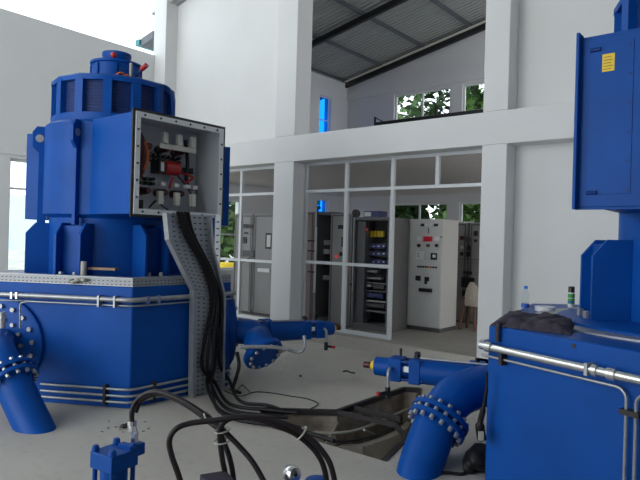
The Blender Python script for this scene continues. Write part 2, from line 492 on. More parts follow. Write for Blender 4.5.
# roof over the control room: sheets, rafters, purlins
rs = .2
def rz(x): return 6.47 + rs * (x + 11)
b = MB()
b.hexa([(-11.25, 7.65, rz(-11.25) + .16), (1.3, 7.65, rz(1.3) + .16), (1.3, 15.3, rz(1.3) + .16), (-11.25, 15.3, rz(-11.25) + .16),
        (-11.25, 7.65, rz(-11.25) + .2), (1.3, 7.65, rz(1.3) + .2), (1.3, 15.3, rz(1.3) + .2), (-11.25, 15.3, rz(-11.25) + .2)])
struct('roof', b, 'corr')
rroot = thing('roof_frame', 'black steel rafters and purlins carrying the corrugated roof', 'roof frame', (-6, 11, 6.5)); rroot['kind'] = 'structure'
for y in (8.5, 11.5, BY - .12):
    obj('rafter', MB().hexa([(-11, y - .05, rz(-11) - .06), (1, y - .05, rz(1) - .06), (1, y + .05, rz(1) - .06), (-11, y + .05, rz(-11) - .06),
                             (-11, y - .05, rz(-11) + .08), (1, y - .05, rz(1) + .08), (1, y + .05, rz(1) + .08), (-11, y + .05, rz(-11) + .08)]), 'rafter', rroot)
for x in (-11.0, -9.65, -8.25, -6.85, -5.5, -4.2, -2.9, -1.5):
    obj('purlin', MB().box((x - .035, 8.0, rz(x) + .075), (x + .035, BY, rz(x) + .155)), 'purlin', rroot)
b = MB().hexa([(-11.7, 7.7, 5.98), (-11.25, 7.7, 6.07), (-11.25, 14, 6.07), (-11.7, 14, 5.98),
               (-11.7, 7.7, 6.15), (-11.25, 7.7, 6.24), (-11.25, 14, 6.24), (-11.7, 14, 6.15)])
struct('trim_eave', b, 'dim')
struct('trim_gutter', MB().box((-11.86, 7.66, 6.0), (-11.705, 14, 6.13)), 'teal')
struct('roof_hall_unseen', MB().box((-11.6, FY0 - .4, 9.0), (6.3, 8.05, 9.15)), 'corr')  # unseen roof, added to keep sky light off the hall floor
obj('light_gap_strip', MB().hexa([(-10.9, BY - .34, rz(-10.9) + .05), (1, BY - .34, rz(1) + .05), (1, BY - .24, rz(1) + .05), (-10.9, BY - .24, rz(-10.9) + .05),
                         (-10.9, BY - .34, rz(-10.9) + .07), (1, BY - .34, rz(1) + .07), (1, BY - .24, rz(1) + .07), (-10.9, BY - .24, rz(-10.9) + .07)]), 'cream', rroot, label='pale strip standing in for the light gap under the roof sheet')  # pale colour stands in for light leaking above the far rafter
# mezzanine railing
rl = thing('railing', 'low black metal railing on the upper floor below the far upper windows', 'railing', (-7, 12, 3.4))
A = aty(375, 124, 12); Bq = aty(452, 119, 12)
zt = aty(390, 122, 12).z
obj('top_rail', MB().box((A.x, 11.97, zt - .05), (-3.6, 12.03, zt + .03)), 'rafter', rl)
for x, h in ((A.x, .17), (aty(436, 115, 12).x, .24), (-4.0, .2)):
    obj('post', MB().box((x - .02, 11.98, 3.4), (x + .02, 12.02, zt + h)), 'rafter', rl)
    obj('brace', MB().tube([(x, 12, zt + h - .02), (x + .28, 12, zt)], .014, smooth=False), 'rafter', rl)

# outside: ground, hills, trees
struct('ground_outside', MB().box((-60, -20, -.3), (-11.3, 60, -.1)), 'grass')
struct('ground_yard', MB().box((-11.3, 14.9, -.3), (30, 60, -.1)), 'grass')
hb = MB()
hp = []
for i in range(41):
    y = -30 + i * 3.5; hp.append((y, 3.2 + 2.2 * math.sin(i * .5) + 1.4 * math.sin(i * 1.3 + 1)))
for i in range(40):
    (y0, h0), (y1, h1) = hp[i], hp[i + 1]
    hb.hexa([(-75, y0, -1), (-60, y0, -1), (-60, y1, -1), (-75, y1, -1), (-75, y0, h0 + 3), (-64, y0, h0), (-64, y1, h1), (-75, y1, h1 + 3)])
struct('hills', hb, 'hill')
def tree(x, y, h, cr, label, leaf, nl=1500, seed=1, cz=.55, group=None):
    rnd = random.Random(seed)
    t = thing('tree', label, 'tree', (x, y, -.1), group)
    tb = MB().tube([(x, y, -.1), (x + .1, y, h * .3), (x - .05, y + .1, h * .6), (x, y, h * .85)], [.16, .13, .09, .04], 8)
    for k in range(5):
        a = k * 1.3; z = h * (.4 + .08 * k)
        tb.tube([(x, y, z), (x + math.cos(a) * cr * .4, y + math.sin(a) * cr * .4, z + .4), (x + math.cos(a) * cr * .75, y + math.sin(a) * cr * .75, z + .6)], .04, 6)
    obj('trunk', tb, 'bark', t)
    lb = MB()
    cl = [(rnd.gauss(0, .5), rnd.gauss(0, .5), rnd.gauss(0, .42)) for _ in range(26)]
    for _ in range(nl):
        c = rnd.choice(cl)
        p = Vector((x + cr * (c[0] + rnd.gauss(0, .17)), y + cr * (c[1] + rnd.gauss(0, .17)), h * cz + h * .46 * (c[2] + rnd.gauss(0, .15))))
        if p.z < .1: continue
        s_ = rnd.uniform(.11, .24)
        u = Vector((rnd.gauss(0, 1), rnd.gauss(0, 1), rnd.gauss(0, .6))).normalized(); v = u.cross(Vector((rnd.gauss(0, 1), rnd.gauss(0, 1), 1))).normalized()
        lb._face([lb.bm.verts.new(q) for q in (p - u * s_, p + v * s_ * .5, p + u * s_, p - v * s_ * .5)])
    obj('foliage', lb, leaf, t, fixn=False)
for x, y, h, cr, lab, lf, nl, sd in (
    (-11.9, 18.2, 8.0, 1.25, 'leafy tree outside, seen through the left half of the far windows', 'leaf', 4000, 3),
    (-9.3, 18.4, 8.4, 1.2, 'leafy tree outside, seen through the middle of the far windows', 'leaf_dark', 3800, 4),
    (-6.8, 18.2, 8.2, 1.2, 'leafy tree outside, seen through the far windows nearest the right white column', 'leaf', 3800, 5),
    (-13.5, 23.5, 9.5, 1.6, 'tree outside, furthest left behind the far windows', 'leaf_dark', 1500, 6),
    (-10.0, 23.5, 9.8, 1.6, 'tree standing behind the others outside the far windows', 'leaf', 1500, 7)):
    tree(x, y, h, cr, lab, lf, nl, sd)
tree(-14.6, 12.5, 4.6, 1.25, 'bushy green tree outside, seen behind the left control room glazing', 'leaf', 3600, 9, .46)
tree(-9.9, 16.4, 4.6, .62, 'low bushy tree outside, filling the lower far window above the open rack', 'leaf_dark', 1800, 21)
tree(-8.0, 16.4, 4.6, .62, 'low bushy tree outside, filling the lower far window above the control panel', 'leaf', 1800, 22)
tree(-16.0, 18.6, 4.0, .8, 'small tree outside, seen through the lower blue window pane', 'leaf', 1200, 10, .5)

# ------------------------------------------------------------------ generators and turbine casings
PL, PS = 1.28, 1.45
def hexpoly(c, rot, off=0.):
    """plan of a casing: alternately long (normal rot-60, rot+60, rot+180) and short faces"""
    N = [(rot - 60, PL), (rot, PS), (rot + 60, PL), (rot + 120, PS), (rot + 180, PL), (rot + 240, PS)]
    V = []
    for i in range(6):
        (a0, p0), (a1, p1) = N[i], N[(i + 1) % 6]
        n0 = Vector((math.cos(R(a0)), math.sin(R(a0)))); n1 = Vector((math.cos(R(a1)), math.sin(R(a1))))
        d = n0.x * n1.y - n0.y * n1.x
        p0 += off; p1 += off
        V.append(Vector((c[0] + (p0 * n1.y - p1 * n0.y) / d, c[1] + (n0.x * p1 - n1.x * p0) / d, 0)))
    return V          # V[0] = corner between face rot-60 and face rot
def at_h(v, z): return Vector((v.x, v.y, z))
def dirv(a): return Vector((math.cos(R(a)), math.sin(R(a)), 0))

def generator(name_lab, c, zb, ang, rib_rot, box_open, dz=0.):
    cx, cy = c
    C0 = Vector((cx, cy, 0))
    g = thing('generator', name_lab, 'generator', (cx, cy, zb))
    def P(a, r, z): return C0 + dirv(a) * r + UP * z
    obj('sole_ring', MB().rev((cx, cy, zb), [(.60, 0), (1.06, 0), (1.06, .03), (1.0, .045), (.60, .045)], 64), 'blue', g)
    hb = 1.76 + 1.5 * dz
    obj('body', MB().rev((cx, cy, zb), [(.70, .03), (.70, .06), (.70, .68), (.77, .72), (.77, hb - .03), (.74, hb), (.5, hb)] if box_open else [(.64, .03), (.64, .06), (.64, .86), (.77, .90), (.77, hb - .03), (.74, hb), (.5, hb)], 64), 'blue', g)
    zu = zb + hb
    # ventilated upper drum
    d = obj('vent_drum', MB().rev((cx, cy, zu), [(.3, 0), (.655, 0), (.655, .5), (.3, .5)], 14), 'mesh', g)
    obj('drum_rim', MB().rev((cx, cy, zu + .45), [(.6, 0), (.715, 0), (.715, .05), (.69, .07), (.3, .07)], 14), 'blue', g)
    obj('drum_rim', MB().rev((cx, cy, zu + .0), [(.6, 0), (.73, 0), (.73, .02), (.715, .025), (.715, .09), (.6, .09)], 14), 'blue', g)
    for k in range(14):
        a = 90 + 360 / 14 * k; q = P(a, .672, zu + .27)
        obj('drum_post', MB().obox(q, dirv(a), .095, .075, .40), 'blue', g)
    for k in range(14):   # louvre lines on the mesh panels
        a = 90 + 360 / 14 * (k + .5)
        mb = MB()
        for j in range(9): mb.obox(P(a, .641, zu + .12 + j * .036), dirv(a), .20, .008, .006)
        obj('louvre', mb, 'blue_dark', g)
    zc = zu + .54
    obj('top_housing', MB().rev((cx, cy, zc), [(.2, -.02), (.33, -.02), (.33, .02), (.28, .03), (.28, .23), (.305, .24), (.305, .265), (.15, .275)], 40), 'blue', g)
    for k in range(8):
        a = k * 45 + 12; obj('housing_rib', MB().obox(P(a, .285, zc + .125), dirv(a), .025, .03, .19), 'blue', g)
    obj('top_disc', MB().rev((cx, cy, zc + .27), [(0, 0), (.14, 0), (.15, .06), (.17, .09), (.17, .125), (.13, .135), (.12, .125), (0, .125)], 36), 'blue', g)
    # ribs with lifting eyes and brackets at the foot
    for k in range(6):
        a = rib_rot + 60 * k
        if abs((a - ang + 180) % 360 - 180) > 20 and box_open:
            t = dirv(a + 90)
            r0, r1 = .74, .85
            pl = [P(a, r0, zb + .6), P(a, r1 - .02, zb + .6), P(a, r1 - .02, zb + 1.43), P(a, r1 + .05, zb + 1.50), P(a, r1 + .05, zb + 1.67), P(a, r1, zb + 1.74), P(a, r0, zb + 1.74)]
            rb = obj('lifting_rib', MB().prism([p - t * .02 for p in pl], t * .04), 'blue', g, bevel=.005)
            q = P(a, r1 - .03, zb + 1.60)
            obj('eye', MB().cyl(q - t * .026, q + t * .026, .045, seg=18), 'bolt', rb)
        for s in (-1, 1):
            t = dirv(a + 90); o_ = t * (s * .14)
            rb_ = .93 if box_open else .89
            pl = [P(a, .62, zb + .03), P(a, rb_, zb + .03), P(a, rb_, zb + .50), P(a, rb_ - .1, zb + .62), P(a, .62, zb + .62)]
            obj('bracket', MB().prism([p + o_ - t * .016 for p in pl], t * .032), 'blue', g, bevel=.004)
        obj('bracket_web', MB().obox(P(a, .80, zb + .32), dirv(a), .248, .025, .54), 'blue', g)
        for s in (-1, 1):
            q = P(a, .90, zb + .045) + dirv(a + 90) * (s * .08)
            obj('anchor_bolt', MB().cyl(q, q + UP * .05, .024, seg=6), 'bolt', g)
    # terminal box
    bw, bh, bz, rf = 1.15, 1.03 - .4 * dz, zb + .72 + dz, 1.30
    u = dirv(ang); t = dirv(ang + 90)
    def Q(along, across, z): return C0 + u * along + t * across + UP * z
    def slab(mb, a0, a1, s0, s1, z0, z1):
        mb.hexa([Q(a0, s0, z0), Q(a1, s0, z0), Q(a1, s1, z0), Q(a0, s1, z0), Q(a0, s0, z1), Q(a1, s0, z1), Q(a1, s1, z1), Q(a0, s1, z1)]); return mb
    h = bw / 2
    shell = MB(); ab = .50 if box_open else -.35
    slab(shell, ab, rf, -h, -h + .015, bz, bz + bh); slab(shell, ab, rf, h - .015, h, bz, bz + bh)
    slab(shell, ab, rf, -h + .015, h - .015, bz, bz + .015); slab(shell, ab, rf, -h + .015, h - .015, bz + bh - .015, bz + bh)
    bx = obj('terminal_box', shell, 'blue', g, bevel=.004)
    lip = MB()
    slab(lip, rf, rf + .018, -h - .03, h + .03, bz - .03, bz + .02); slab(lip, rf, rf + .018, -h - .03, h + .03, bz + bh - .02, bz + bh + .03)
    slab(lip, rf, rf + .018, -h - .03, -h + .02, bz + .02, bz + bh - .02); slab(lip, rf, rf + .018, h - .02, h + .03, bz + .02, bz + bh - .02)
    obj('box_lip', lip, 'black' if box_open else 'blue', bx)
    if box_open:
        bk = MB()
        slab(bk, .84, .86, -h + .015, h - .015, bz + .015, bz + bh - .015)
        slab(bk, .86, rf - .01, -h + .016, -h + .02, bz + .016, bz + bh - .016); slab(bk, .86, rf - .01, h - .02, h - .016, bz + .016, bz + bh - .016)
        slab(bk, .86, rf - .01, -h + .02, h - .02, bz + .016, bz + .02); slab(bk, .86, rf - .01, -h + .02, h - .02, bz + bh - .02, bz + bh - .016)
        obj('box_lining', bk, 'boxin', bx)
        fl = MB(); w_ = .055
        slab(fl, rf + .0182, rf + .03, -h, h, bz, bz + w_); slab(fl, rf + .0182, rf + .03, -h, h, bz + bh - w_, bz + bh)
        slab(fl, rf + .0182, rf + .03, -h, -h + w_, bz + w_, bz + bh - w_); slab(fl, rf + .0182, rf + .03, h - w_, h, bz + w_, bz + bh - w_)
        obj('box_flange', fl, 'frame', bx)
        for k in range(6):
            s_ = -h + .1 + k * (bw - .2) / 5
            for zz in (bz + w_ / 2, bz + bh - w_ / 2): obj('flange_bolt', MB().cyl(Q(rf + .03, s_, zz), Q(rf + .036, s_, zz), .012, seg=8), 'black', bx)
        for k in range(5):
            zz = bz + .17 + k * .17
            for s_ in (-h + w_ / 2, h - w_ / 2): obj('flange_bolt', MB().cyl(Q(rf + .03, s_, zz), Q(rf + .036, s_, zz), .012, seg=8), 'black', bx)
        so = .15
        def SL(m_, a0, a1, s0, s1, z0_, z1_): return slab(m_, a0, a1, s0 + so, s1 + so, z0_ + .05, z1_ + .05)
        def QQ(a_, s_, z_): return Q(a_, s_ + (so if s_ < .28 else 0), z_ + .05)
        bar = MB(); SL(bar, 1.08, 1.10, -.27, .22, bz + .69, bz + .745)
        o = obj('busbar', bar, 'cream', bx)
        for s_ in (-.22, -.03, .16):
            mb = MB(); SL(mb, 1.09, 1.13, s_ - .032, s_ + .032, bz + .746, bz + .865); obj('terminal_block', mb, 'cream', bx)
        for s_ in (-.27, -.05, .17):
            mb = MB(); SL(mb, 1.10, 1.14, s_ - .032, s_ + .032, bz + .08, bz + .22); obj('terminal_block', mb, 'cream', bx)
        for s_ in (-.36, -.14, .08):
            for zz in (bz + .70, bz + .22):
                mb = MB().rev(QQ(.86, s_, zz), [(.045, 0), (.045, .05), (.034, .06), (.042, .10), (.034, .12), (.038, .16), (.03, .19), (0, .19)], 14, u)
                obj('insulator', mb, 'darkred', bx)
        for k in range(9):
            s_ = -.42 + k * .065; mb = MB()
            for zz in (bz + .63, bz + .58): mb.cyl(QQ(.86, s_, zz), QQ(.96, s_, zz), .02, seg=10)
            obj('stud', mb, 'black', bx)
        for k in range(4):
            s_ = -.46 + k * .075; mb = MB()
            for zz in (bz + .36, bz + .31): mb.cyl(QQ(.86, s_, zz), QQ(.95, s_, zz), .02, seg=10)
            obj('stud', mb, 'black', bx)
        obj('transformer', MB().cyl(QQ(.97, -.13, bz + .50), QQ(.97, .06, bz + .50), .08, seg=24), 'red', bx)
        mb = MB(); SL(mb, .86, 1.02, -.22, -.135, bz + .43, bz + .57); obj('transformer_base', mb, 'black', bx)
        mb = MB(); SL(mb, 1.021, 1.026, -.20, -.16, bz + .45, bz + .55); obj('rating_plate', mb, 'white', bx)
        for s_ in (-.2, -.02, .14, .24):
            mb = MB(); SL(mb, 1.02, 1.08, s_ - .03, s_ + .03, bz + .285, bz + .325); obj('connector', mb, 'white', bx)
        obj('red_lead', MB().tube([QQ(.95, .13, bz + .47), QQ(1.02, .24, bz + .42), QQ(1.02, .29, bz + .34), QQ(.98, .27, bz + .28)], .014), 'red', bx)
        obj('red_lead', MB().tube([QQ(1.0, -.02, bz + .40), QQ(1.02, -.06, bz + .33), QQ(1.02, -.08, bz + .27)], .014), 'red', bx)
        obj('black_lead', MB().tube([QQ(1.0, .05, bz + .42), QQ(1.05, .14, bz + .30), QQ(1.08, .2, bz + .18), QQ(1.1, .19, bz + .08)], .01), 'black', bx)
        obj('black_lead', MB().tube([QQ(.95, .18, bz + .85), QQ(.97, .2, bz + .6), QQ(.97, .19, bz + .42), QQ(1.0, .2, bz + .3)], .022), 'black', bx)
        obj('earth_lead', MB().tube([QQ(1.0, -.32, bz + .04), QQ(1.08, -.28, bz + .12), QQ(1.1, -.22, bz + .06), QQ(1.15, -.18, bz + .02)], .01), 'black', bx)
        obj('cable_stub', MB().cyl(QQ(.9, .30, bz + .50), QQ(.98, .43, bz + .50), .035, seg=14), 'black', bx)
        arc = [Q(.98 + .06 * math.sin(k * PI / 6), -.33 + .04 * math.sin(k * PI / 6), bz + .86 - k * .075) for k in range(7)]
        obj('current_coil', MB().tube(arc, .055, 10), 'darkred', bx)
        obj('coil_label', MB().tube([p + u * .045 + t * .02 for p in arc[1:6]], .02, 8), 'orange', bx)
        obj('cable_gland', MB().cyl(Q(1.06, -.32, bz + .06), Q(1.06, -.32, bz + .16), .03), 'black', bx)
    else:
        mb = MB(); slab(mb, rf + .0182, rf + .026, -h - .01, h + .01, bz - .015, bz + bh + .012)
        obj('box_cover', mb, 'blue', bx, bevel=.004)
        mb = MB(); slab(mb, rf + .0262, rf + .030, -h + .03, -h + .27, bz + .06, bz + bh - .03); obj('cover_panel', mb, 'blue', bx, bevel=.001)
        for k in range(6):
            for s_ in (-h + .25, h - .05): obj('screw', MB().cyl(Q(rf + .028, s_, bz + .08 + k * .17), Q(rf + .034, s_, bz + .08 + k * .17), .009, seg=8), 'blue_dark', bx)
        sl = MB(); slab(sl, rf + .0302, rf + .032, -h + .10, -h + .168, bz + bh - .20, bz + bh - .095)
        lp = MB(); slab(lp, rf - .02, rf + .075, -h - .04, -h - .021, bz - .03, bz + bh + .05); obj('edge_plate', lp, 'blue', bx, bevel=.003)
        pl_ = obj('caution_plate', sl, 'yellow', bx, label='yellow plate with rows of small print')
        mb = MB()
        for k in range(5): slab(mb, rf + .0322, rf + .0326, -h + .108, -h + (.160 if k % 2 else .150), bz + bh - .112 - k * .018, bz + bh - .1155 - k * .018)
        obj('print', mb, 'ink', pl_)
        obj('hinge', MB().cyl(Q(rf + .034, -h + .03, bz + bh - .06), Q(rf + .034, -h + .09, bz + bh - .06), .012, seg=10), 'blue_dark', bx)
        obj('hinge', MB().cyl(Q(rf + .034, -h + .03, bz + .07), Q(rf + .034, -h + .09, bz + .07), .012, seg=10), 'blue_dark', bx)
    return g, P, Q

ZL = 1.19
CL = (-6.5, 3.95)
g, P, Q = generator('tall blue generator with an open terminal box full of wiring, beside the left wall', CL, ZL, 0, 0, True)
for a, r0, r1, w_ in ((-143, .7, .99, .36), (68, .7, 1.40, .46)):
    q = P(a, (r0 + r1) / 2, ZL + 1.17)
    obj('air_duct', MB().obox(q, dirv(a), w_, r1 - r0, 1.02), 'blue', g, bevel=.006)
zc = ZL + 1.76 + .54
obj('sensor', MB().cyl(P(-5, .36, zc + .05), P(-5, .36, zc + .22), .018).box(P(-5, .36, zc + .0) - Vector((.03, .03, 0)), P(-5, .36, zc + .06) + Vector((.03, .03, 0))), 'tie', g)
obj('orange_wire', MB().tube([P(-40, .36, zc - .01), P(-30, .40, zc + .05), P(-22, .38, zc + .02), P(-14, .41, zc + .06), P(-8, .38, zc + .01)], .012), 'orange', g)
obj('orange_wire', MB().tube([P(-36, .38, zc + .02), P(-26, .42, zc + .07), P(-18, .39, zc + .06)], .012), 'orange', g)
obj('valve_knob', MB().cyl(P(8, .44, zc + .16), P(8, .52, zc + .2), .03), 'red', g)
obj('valve_stem', MB().tube([P(8, .33, zc + .08), P(8, .44, zc + .15), P(8, .5, zc + .2)], .014), 'blue_dark', g)
obj('sensor_cap', MB().ball(P(-38, .30, zc + .30), .035), 'red', g)
obj('hose_loop', MB().tube([P(10, .6, zc - .02), P(22, .72, zc - .05), P(24, .77, zc - .2), P(24, .78, zc - .45)], .02), 'blue_dark', g)

def casing(label, c, rot, zb):
    cs = thing('turbine_casing', label, 'turbine casing', (c[0], c[1], 0))
    V = hexpoly(c, rot)
    obj('shell', MB().prism([at_h(v, 0) for v in V], (0, 0, zb)), 'blue', cs, bevel=.012)
    return cs, V
csL, VL = casing('blue six sided turbine base under the generator with the open box', CL, 0, ZL)

def rail(cs, c, rot, zb, i0, i1, off, z, r, material, name, f0=None, f1=None):
    """pipe that follows the faces of a casing from corner i0 to i1"""
    V = hexpoly(c, rot, off)
    pts = []
    for i in range(i0, i1 + 1):
        p, q_, n_ = V[(i - 1) % 6], V[i % 6], V[(i + 1) % 6]
        if i == i0: pts.append(at_h(q_ if f0 is None else q_.lerp(n_, f0), z)); continue
        if i == i1: pts.append(at_h(q_ if f1 is None else p.lerp(q_, f1), z)); continue
        a = (p - q_).normalized() * .09; b_ = (n_ - q_).normalized() * .09
        for k in range(6):
            t_ = k / 5; pts.append(at_h(q_ + a * (1 - t_) ** 2 + b_ * t_ ** 2, z))
    return obj(name, MB().tube(pts, r, 12, smooth=False), material, cs)
rail(csL, CL, 0, ZL, -1, 2, .05, ZL - .125, .024, 'galv', 'conduit', f0=.03, f1=.42)
rail(csL, CL, 0, ZL, -1, 2, .03, ZL - .185, .009, 'galv', 'thin_conduit', f0=.25, f1=.42)
for k, z in enumerate((.065, .125, .19)):
    rail(csL, CL, 0, ZL, -1, 2, .03, z, .013, 'galv', 'floor_conduit', f0=.5, f1=.95)
def clampset(cs, V, i, fr, z0, z1, name='pipe_clamp', wd=.03, material='steel_dark', dp=.08):
    a, b_ = V[i % 6], V[(i + 1) % 6]; p = a.lerp(b_, fr); d = (b_ - a).normalized(); nrm = Vector((d.y, -d.x, 0))
    obj(name, MB().obox(at_h(p, (z0 + z1) / 2) + nrm * dp / 2, nrm, wd, dp, z1 - z0), material, cs)
clampset(csL, VL, 5, .87, .03, .23, dp=.05); clampset(csL, VL, 0, .2, .03, .23, dp=.05)
for fr in (.33, .36): clampset(csL, VL, 5, fr, ZL - .16, ZL - .095, 'pipe_sleeve', .02, 'chrome')
for fr in (.83, .92): clampset(csL, VL, 5, fr, ZL - .20, ZL - .09, 'pipe_sleeve', .018, 'bolt')
for fr in (.1, .2): clampset(csL, VL, 0, fr, ZL - .165, ZL - .09, 'pipe_sleeve', .03, 'chrome')
# slotted cable duct running along the top rim
tr = MB()
Vi = hexpoly(CL, 0, -.03); Vo = hexpoly(CL, 0, -.005)
run = 0
for i in (4, 5, 0, 1, 2):
    a, b_ = Vo[i % 6], Vo[(i + 1) % 6]; L_ = (b_ - a).length
    tr.uvquad([at_h(a, ZL), at_h(b_, ZL), at_h(b_, ZL + .08), at_h(a, ZL + .08)], [(run, 0), (run + L_, 0), (run + L_, .08), (run, .08)])
    run += L_
obj('slotted_duct', tr, 'slots', csL, fixn=False)
tr = MB()
Vi = hexpoly(CL, 0, -.11); Vo = hexpoly(CL, 0, 0)
for i in (4, 5, 0, 1, 2):
    for z0, z1 in ((ZL + .08, ZL + .087), (ZL + .001, ZL + .008)):
        tr.hexa([at_h(Vo[i % 6], z0), at_h(Vo[(i + 1) % 6], z0), at_h(Vi[(i + 1) % 6], z0), at_h(Vi[i % 6], z0),
                 at_h(Vo[i % 6], z1), at_h(Vo[(i + 1) % 6], z1), at_h(Vi[(i + 1) % 6], z1), at_h(Vi[i % 6], z1)])
    tr.hexa([at_h(Vi[i % 6], ZL), at_h(Vi[(i + 1) % 6], ZL), at_h(Vi[(i + 1) % 6].lerp(Vo[(i + 1) % 6], .05), ZL), at_h(Vi[i % 6].lerp(Vo[i % 6], .05), ZL),
             at_h(Vi[i % 6], ZL + .08), at_h(Vi[(i + 1) % 6], ZL + .08), at_h(Vi[(i + 1) % 6].lerp(Vo[(i + 1) % 6], .05), ZL + .08), at_h(Vi[i % 6].lerp(Vo[i % 6], .05), ZL + .08)])
obj('duct_lid', tr, 'galv', csL)
# inlet flange on the near long face of the left casing
n1 = dirv(-60)
L1p = at_h(VL[0], .6)
def on_plane(x, y, p, nrm):
    d = ray(x, y); return CAM + d * ((p - CAM).dot(nrm) / d.dot(nrm))
fc = on_plane(2, 343, L1p, n1)
def ring_pts(c, nrm, r, k, a0=0):
    nrm = Vector(nrm).normalized(); e = Vector((1, 0, 0)) if abs(nrm.z) > .8 else UP
    x = nrm.cross(e).normalized(); y = nrm.cross(x)
    return [Vector(c) + (x * math.cos(a0 + 2 * PI * i / k) + y * math.sin(a0 + 2 * PI * i / k)) * r for i in range(k)]
def bolts(parent, c, nrm, r, k, size, h=.03, a0=0., material='bolt'):
    nrm = Vector(nrm).normalized()
    for p in ring_pts(c, nrm, r, k, a0):
        obj('bolt', MB().cyl(p, p + nrm * h, size, seg=6), material, parent)
obj('inlet_flange', MB().rev(fc, [(.1, 0), (.47, 0), (.47, .035), (.44, .05), (.1, .05)], 56, n1), 'blue', csL)
bolts(csL, fc + n1 * .05, n1, .385, 18, .024, .03, .1); bolts(csL, fc + n1 * .05, n1, .255, 14, .022, .03)
# second inlet flange, on the far long face (seen edge on)
n3 = dirv(60)
f3 = at_h(VL[1].lerp(VL[2], .24), .60) + n3 * .001
obj('inlet_flange', MB().rev(f3, [(.1, 0), (.46, 0), (.46, .07), (.43, .09), (.1, .09)], 48, n3), 'blue', csL)
bolts(csL, f3 + n3 * .09, n3, .38, 16, .02)

# ---- right-hand unit
ZR = 1.14
VR0 = atz(489, 325, ZR)
CR = (VR0.x + 1.078, VR0.y + 1.161)
csR, VR = casing('blue turbine base at the right edge, with a bottle and a dark cloth on top', CR, 11, ZR)
gR, PR, QR = generator('blue generator with a closed cover and yellow plate, cut off by the right edge', (-.475, 5.11), ZR, -90, -90 + 0, False, .10)
# corner between the long side face (normal 191) and the front short face (normal 251) is V[4]
FA, FB = VR[4], VR[5]
fd = (FB - FA).normalized(); fn = Vector((fd.y, -fd.x, 0))
def onF(s, z, o_=0.): return at_h(FA + fd * s, z) + fn * o_
def on_front(x, y, o_=0.):
    return on_plane(x, y, at_h(FA, .5) + fn * o_, fn)
z1 = on_front(489, 347, .05).z; z2 = on_front(640, 378, .05).z
obj('conduit', MB().tube([onF(-.06, z1 + .01, -.25), onF(-.055, z1 + .005, 0.0), onF(-.02, z1, .05), onF(.3, z1, .05), onF(1.32, z1, .05)], .027, 14, smooth=False), 'chrome', csR, label='bright steel conduit')
zt_ = on_front(492, 357, .03).z
sv = (on_front(626, 410, .03) - at_h(FA, 0)).dot(fd)
pts = [onF(-.03, zt_, .03), onF(.3, zt_, .03), onF(sv - .06, zt_, .03)] + [onF(sv - .06 + .06 * math.sin(k * PI / 10), zt_ - .06 + .06 * math.cos(k * PI / 10), .03) for k in range(1, 6)] + [onF(sv, .03, .03)]
obj('thin_conduit', MB().tube(pts, .009, 10, smooth=False), 'galv', csR)
sv2 = sv + .055
pts = [onF(1.3, zt_ - .01, .03)] + [onF(sv2 + .06 - .06 * math.sin(k * PI / 10), zt_ - .07 + .06 * math.cos(k * PI / 10), .03) for k in range(0, 6)] + [onF(sv2, .03, .03)]
obj('thin_conduit', MB().tube(pts, .009, 10, smooth=False), 'galv', csR)
for s_, w_ in ((.03, .035), (.06, .02), (.83, .03), (.92, .05)):
    obj('pipe_sleeve', MB().cyl(onF(s_, z1, .05), onF(s_ + w_, z1, .05), .036, seg=16), 'chrome', csR)
obj('pipe_clamp', MB().obox(onF(.155, z1 - .045, .03), fn, .025, .055, .12), 'steel_dark', csR)
obj('pipe_clamp', MB().obox(onF(.80, z1 - .0, .042), fn, .02, .08, .07), 'bolt', csR)
obj('pipe_clamp', MB().obox(onF(sv + .025, on_front(626, 412, .03).z, .025), fn, .11, .05, .03), 'steel_dark', csR)
hp_ = on_front(574, 346, 0)
obj('plug_hole', MB().cyl(hp_ - fn * .002, hp_ + fn * .004, .014, seg=14), 'black', csR)
obj('cover_ring', MB().rev((-.55, 5.11, ZR), [(1.06, 0), (1.16, 0), (1.16, .012), (1.06, .014)], 64), 'galv', csR)

# ------------------------------------------------------------------ cable tray and power cables below the terminal box
XT = -4.985
tray = thing('cable_tray', 'galvanised cable tray bent from under the open terminal box down to the floor', 'cable tray', (XT, 4.2, 0))
Lft = [(3.60, 1.93), (3.64, 1.66), (3.97, 1.13), (3.99, 0.0)]
Rgt = [(4.16, 1.93), (4.20, 1.60), (4.39, 1.06), (4.41, 0.0)]
bk = MB(); run = 0
for i in range(3):
    (a0, z0), (a1, z1_) = Lft[i], Lft[i + 1]; (b0, y0_), (b1, y1_) = Rgt[i], Rgt[i + 1]
    h = math.hypot(a1 - a0, z1_ - z0); ww = (b0 - a0 + b1 - a1) / 2
    bk.uvquad([(XT, a0, z0), (XT, b0, y0_), (XT, b1, y1_), (XT, a1, z1_)], [(0, run), (ww, run), (ww, run + h), (0, run + h)])
    run += h
obj('tray_back', bk, 'tray_slots', tray, fixn=False)
for side in (Lft, Rgt):
    sb = MB()
    for (a0, z0), (a1, z1_) in zip(side, side[1:]):
        sb.hexa([(XT - .02, a0 - .006, z0), (XT + .06, a0 - .006, z0), (XT + .06, a0 + .006, z0), (XT - .02, a0 + .006, z0),
                 (XT - .02, a1 - .006, z1_), (XT + .06, a1 - .006, z1_), (XT + .06, a1 + .006, z1_), (XT - .02, a1 + .006, z1_)])
    obj('side_rail', sb, 'galv', tray)
    sb = MB()
    for (a0, z0), (a1, z1_) in zip(side, side[1:]):
        sb.hexa([(XT + .055, a0 - .014, z0), (XT + .064, a0 - .014, z0), (XT + .064, a0 + .014, z0), (XT + .055, a0 + .014, z0),
                 (XT + .055, a1 - .014, z1_), (XT + .064, a1 - .014, z1_), (XT + .064, a1 + .014, z1_), (XT + .055, a1 + .014, z1_)])
    obj('rail_lip', sb, 'galv', tray)

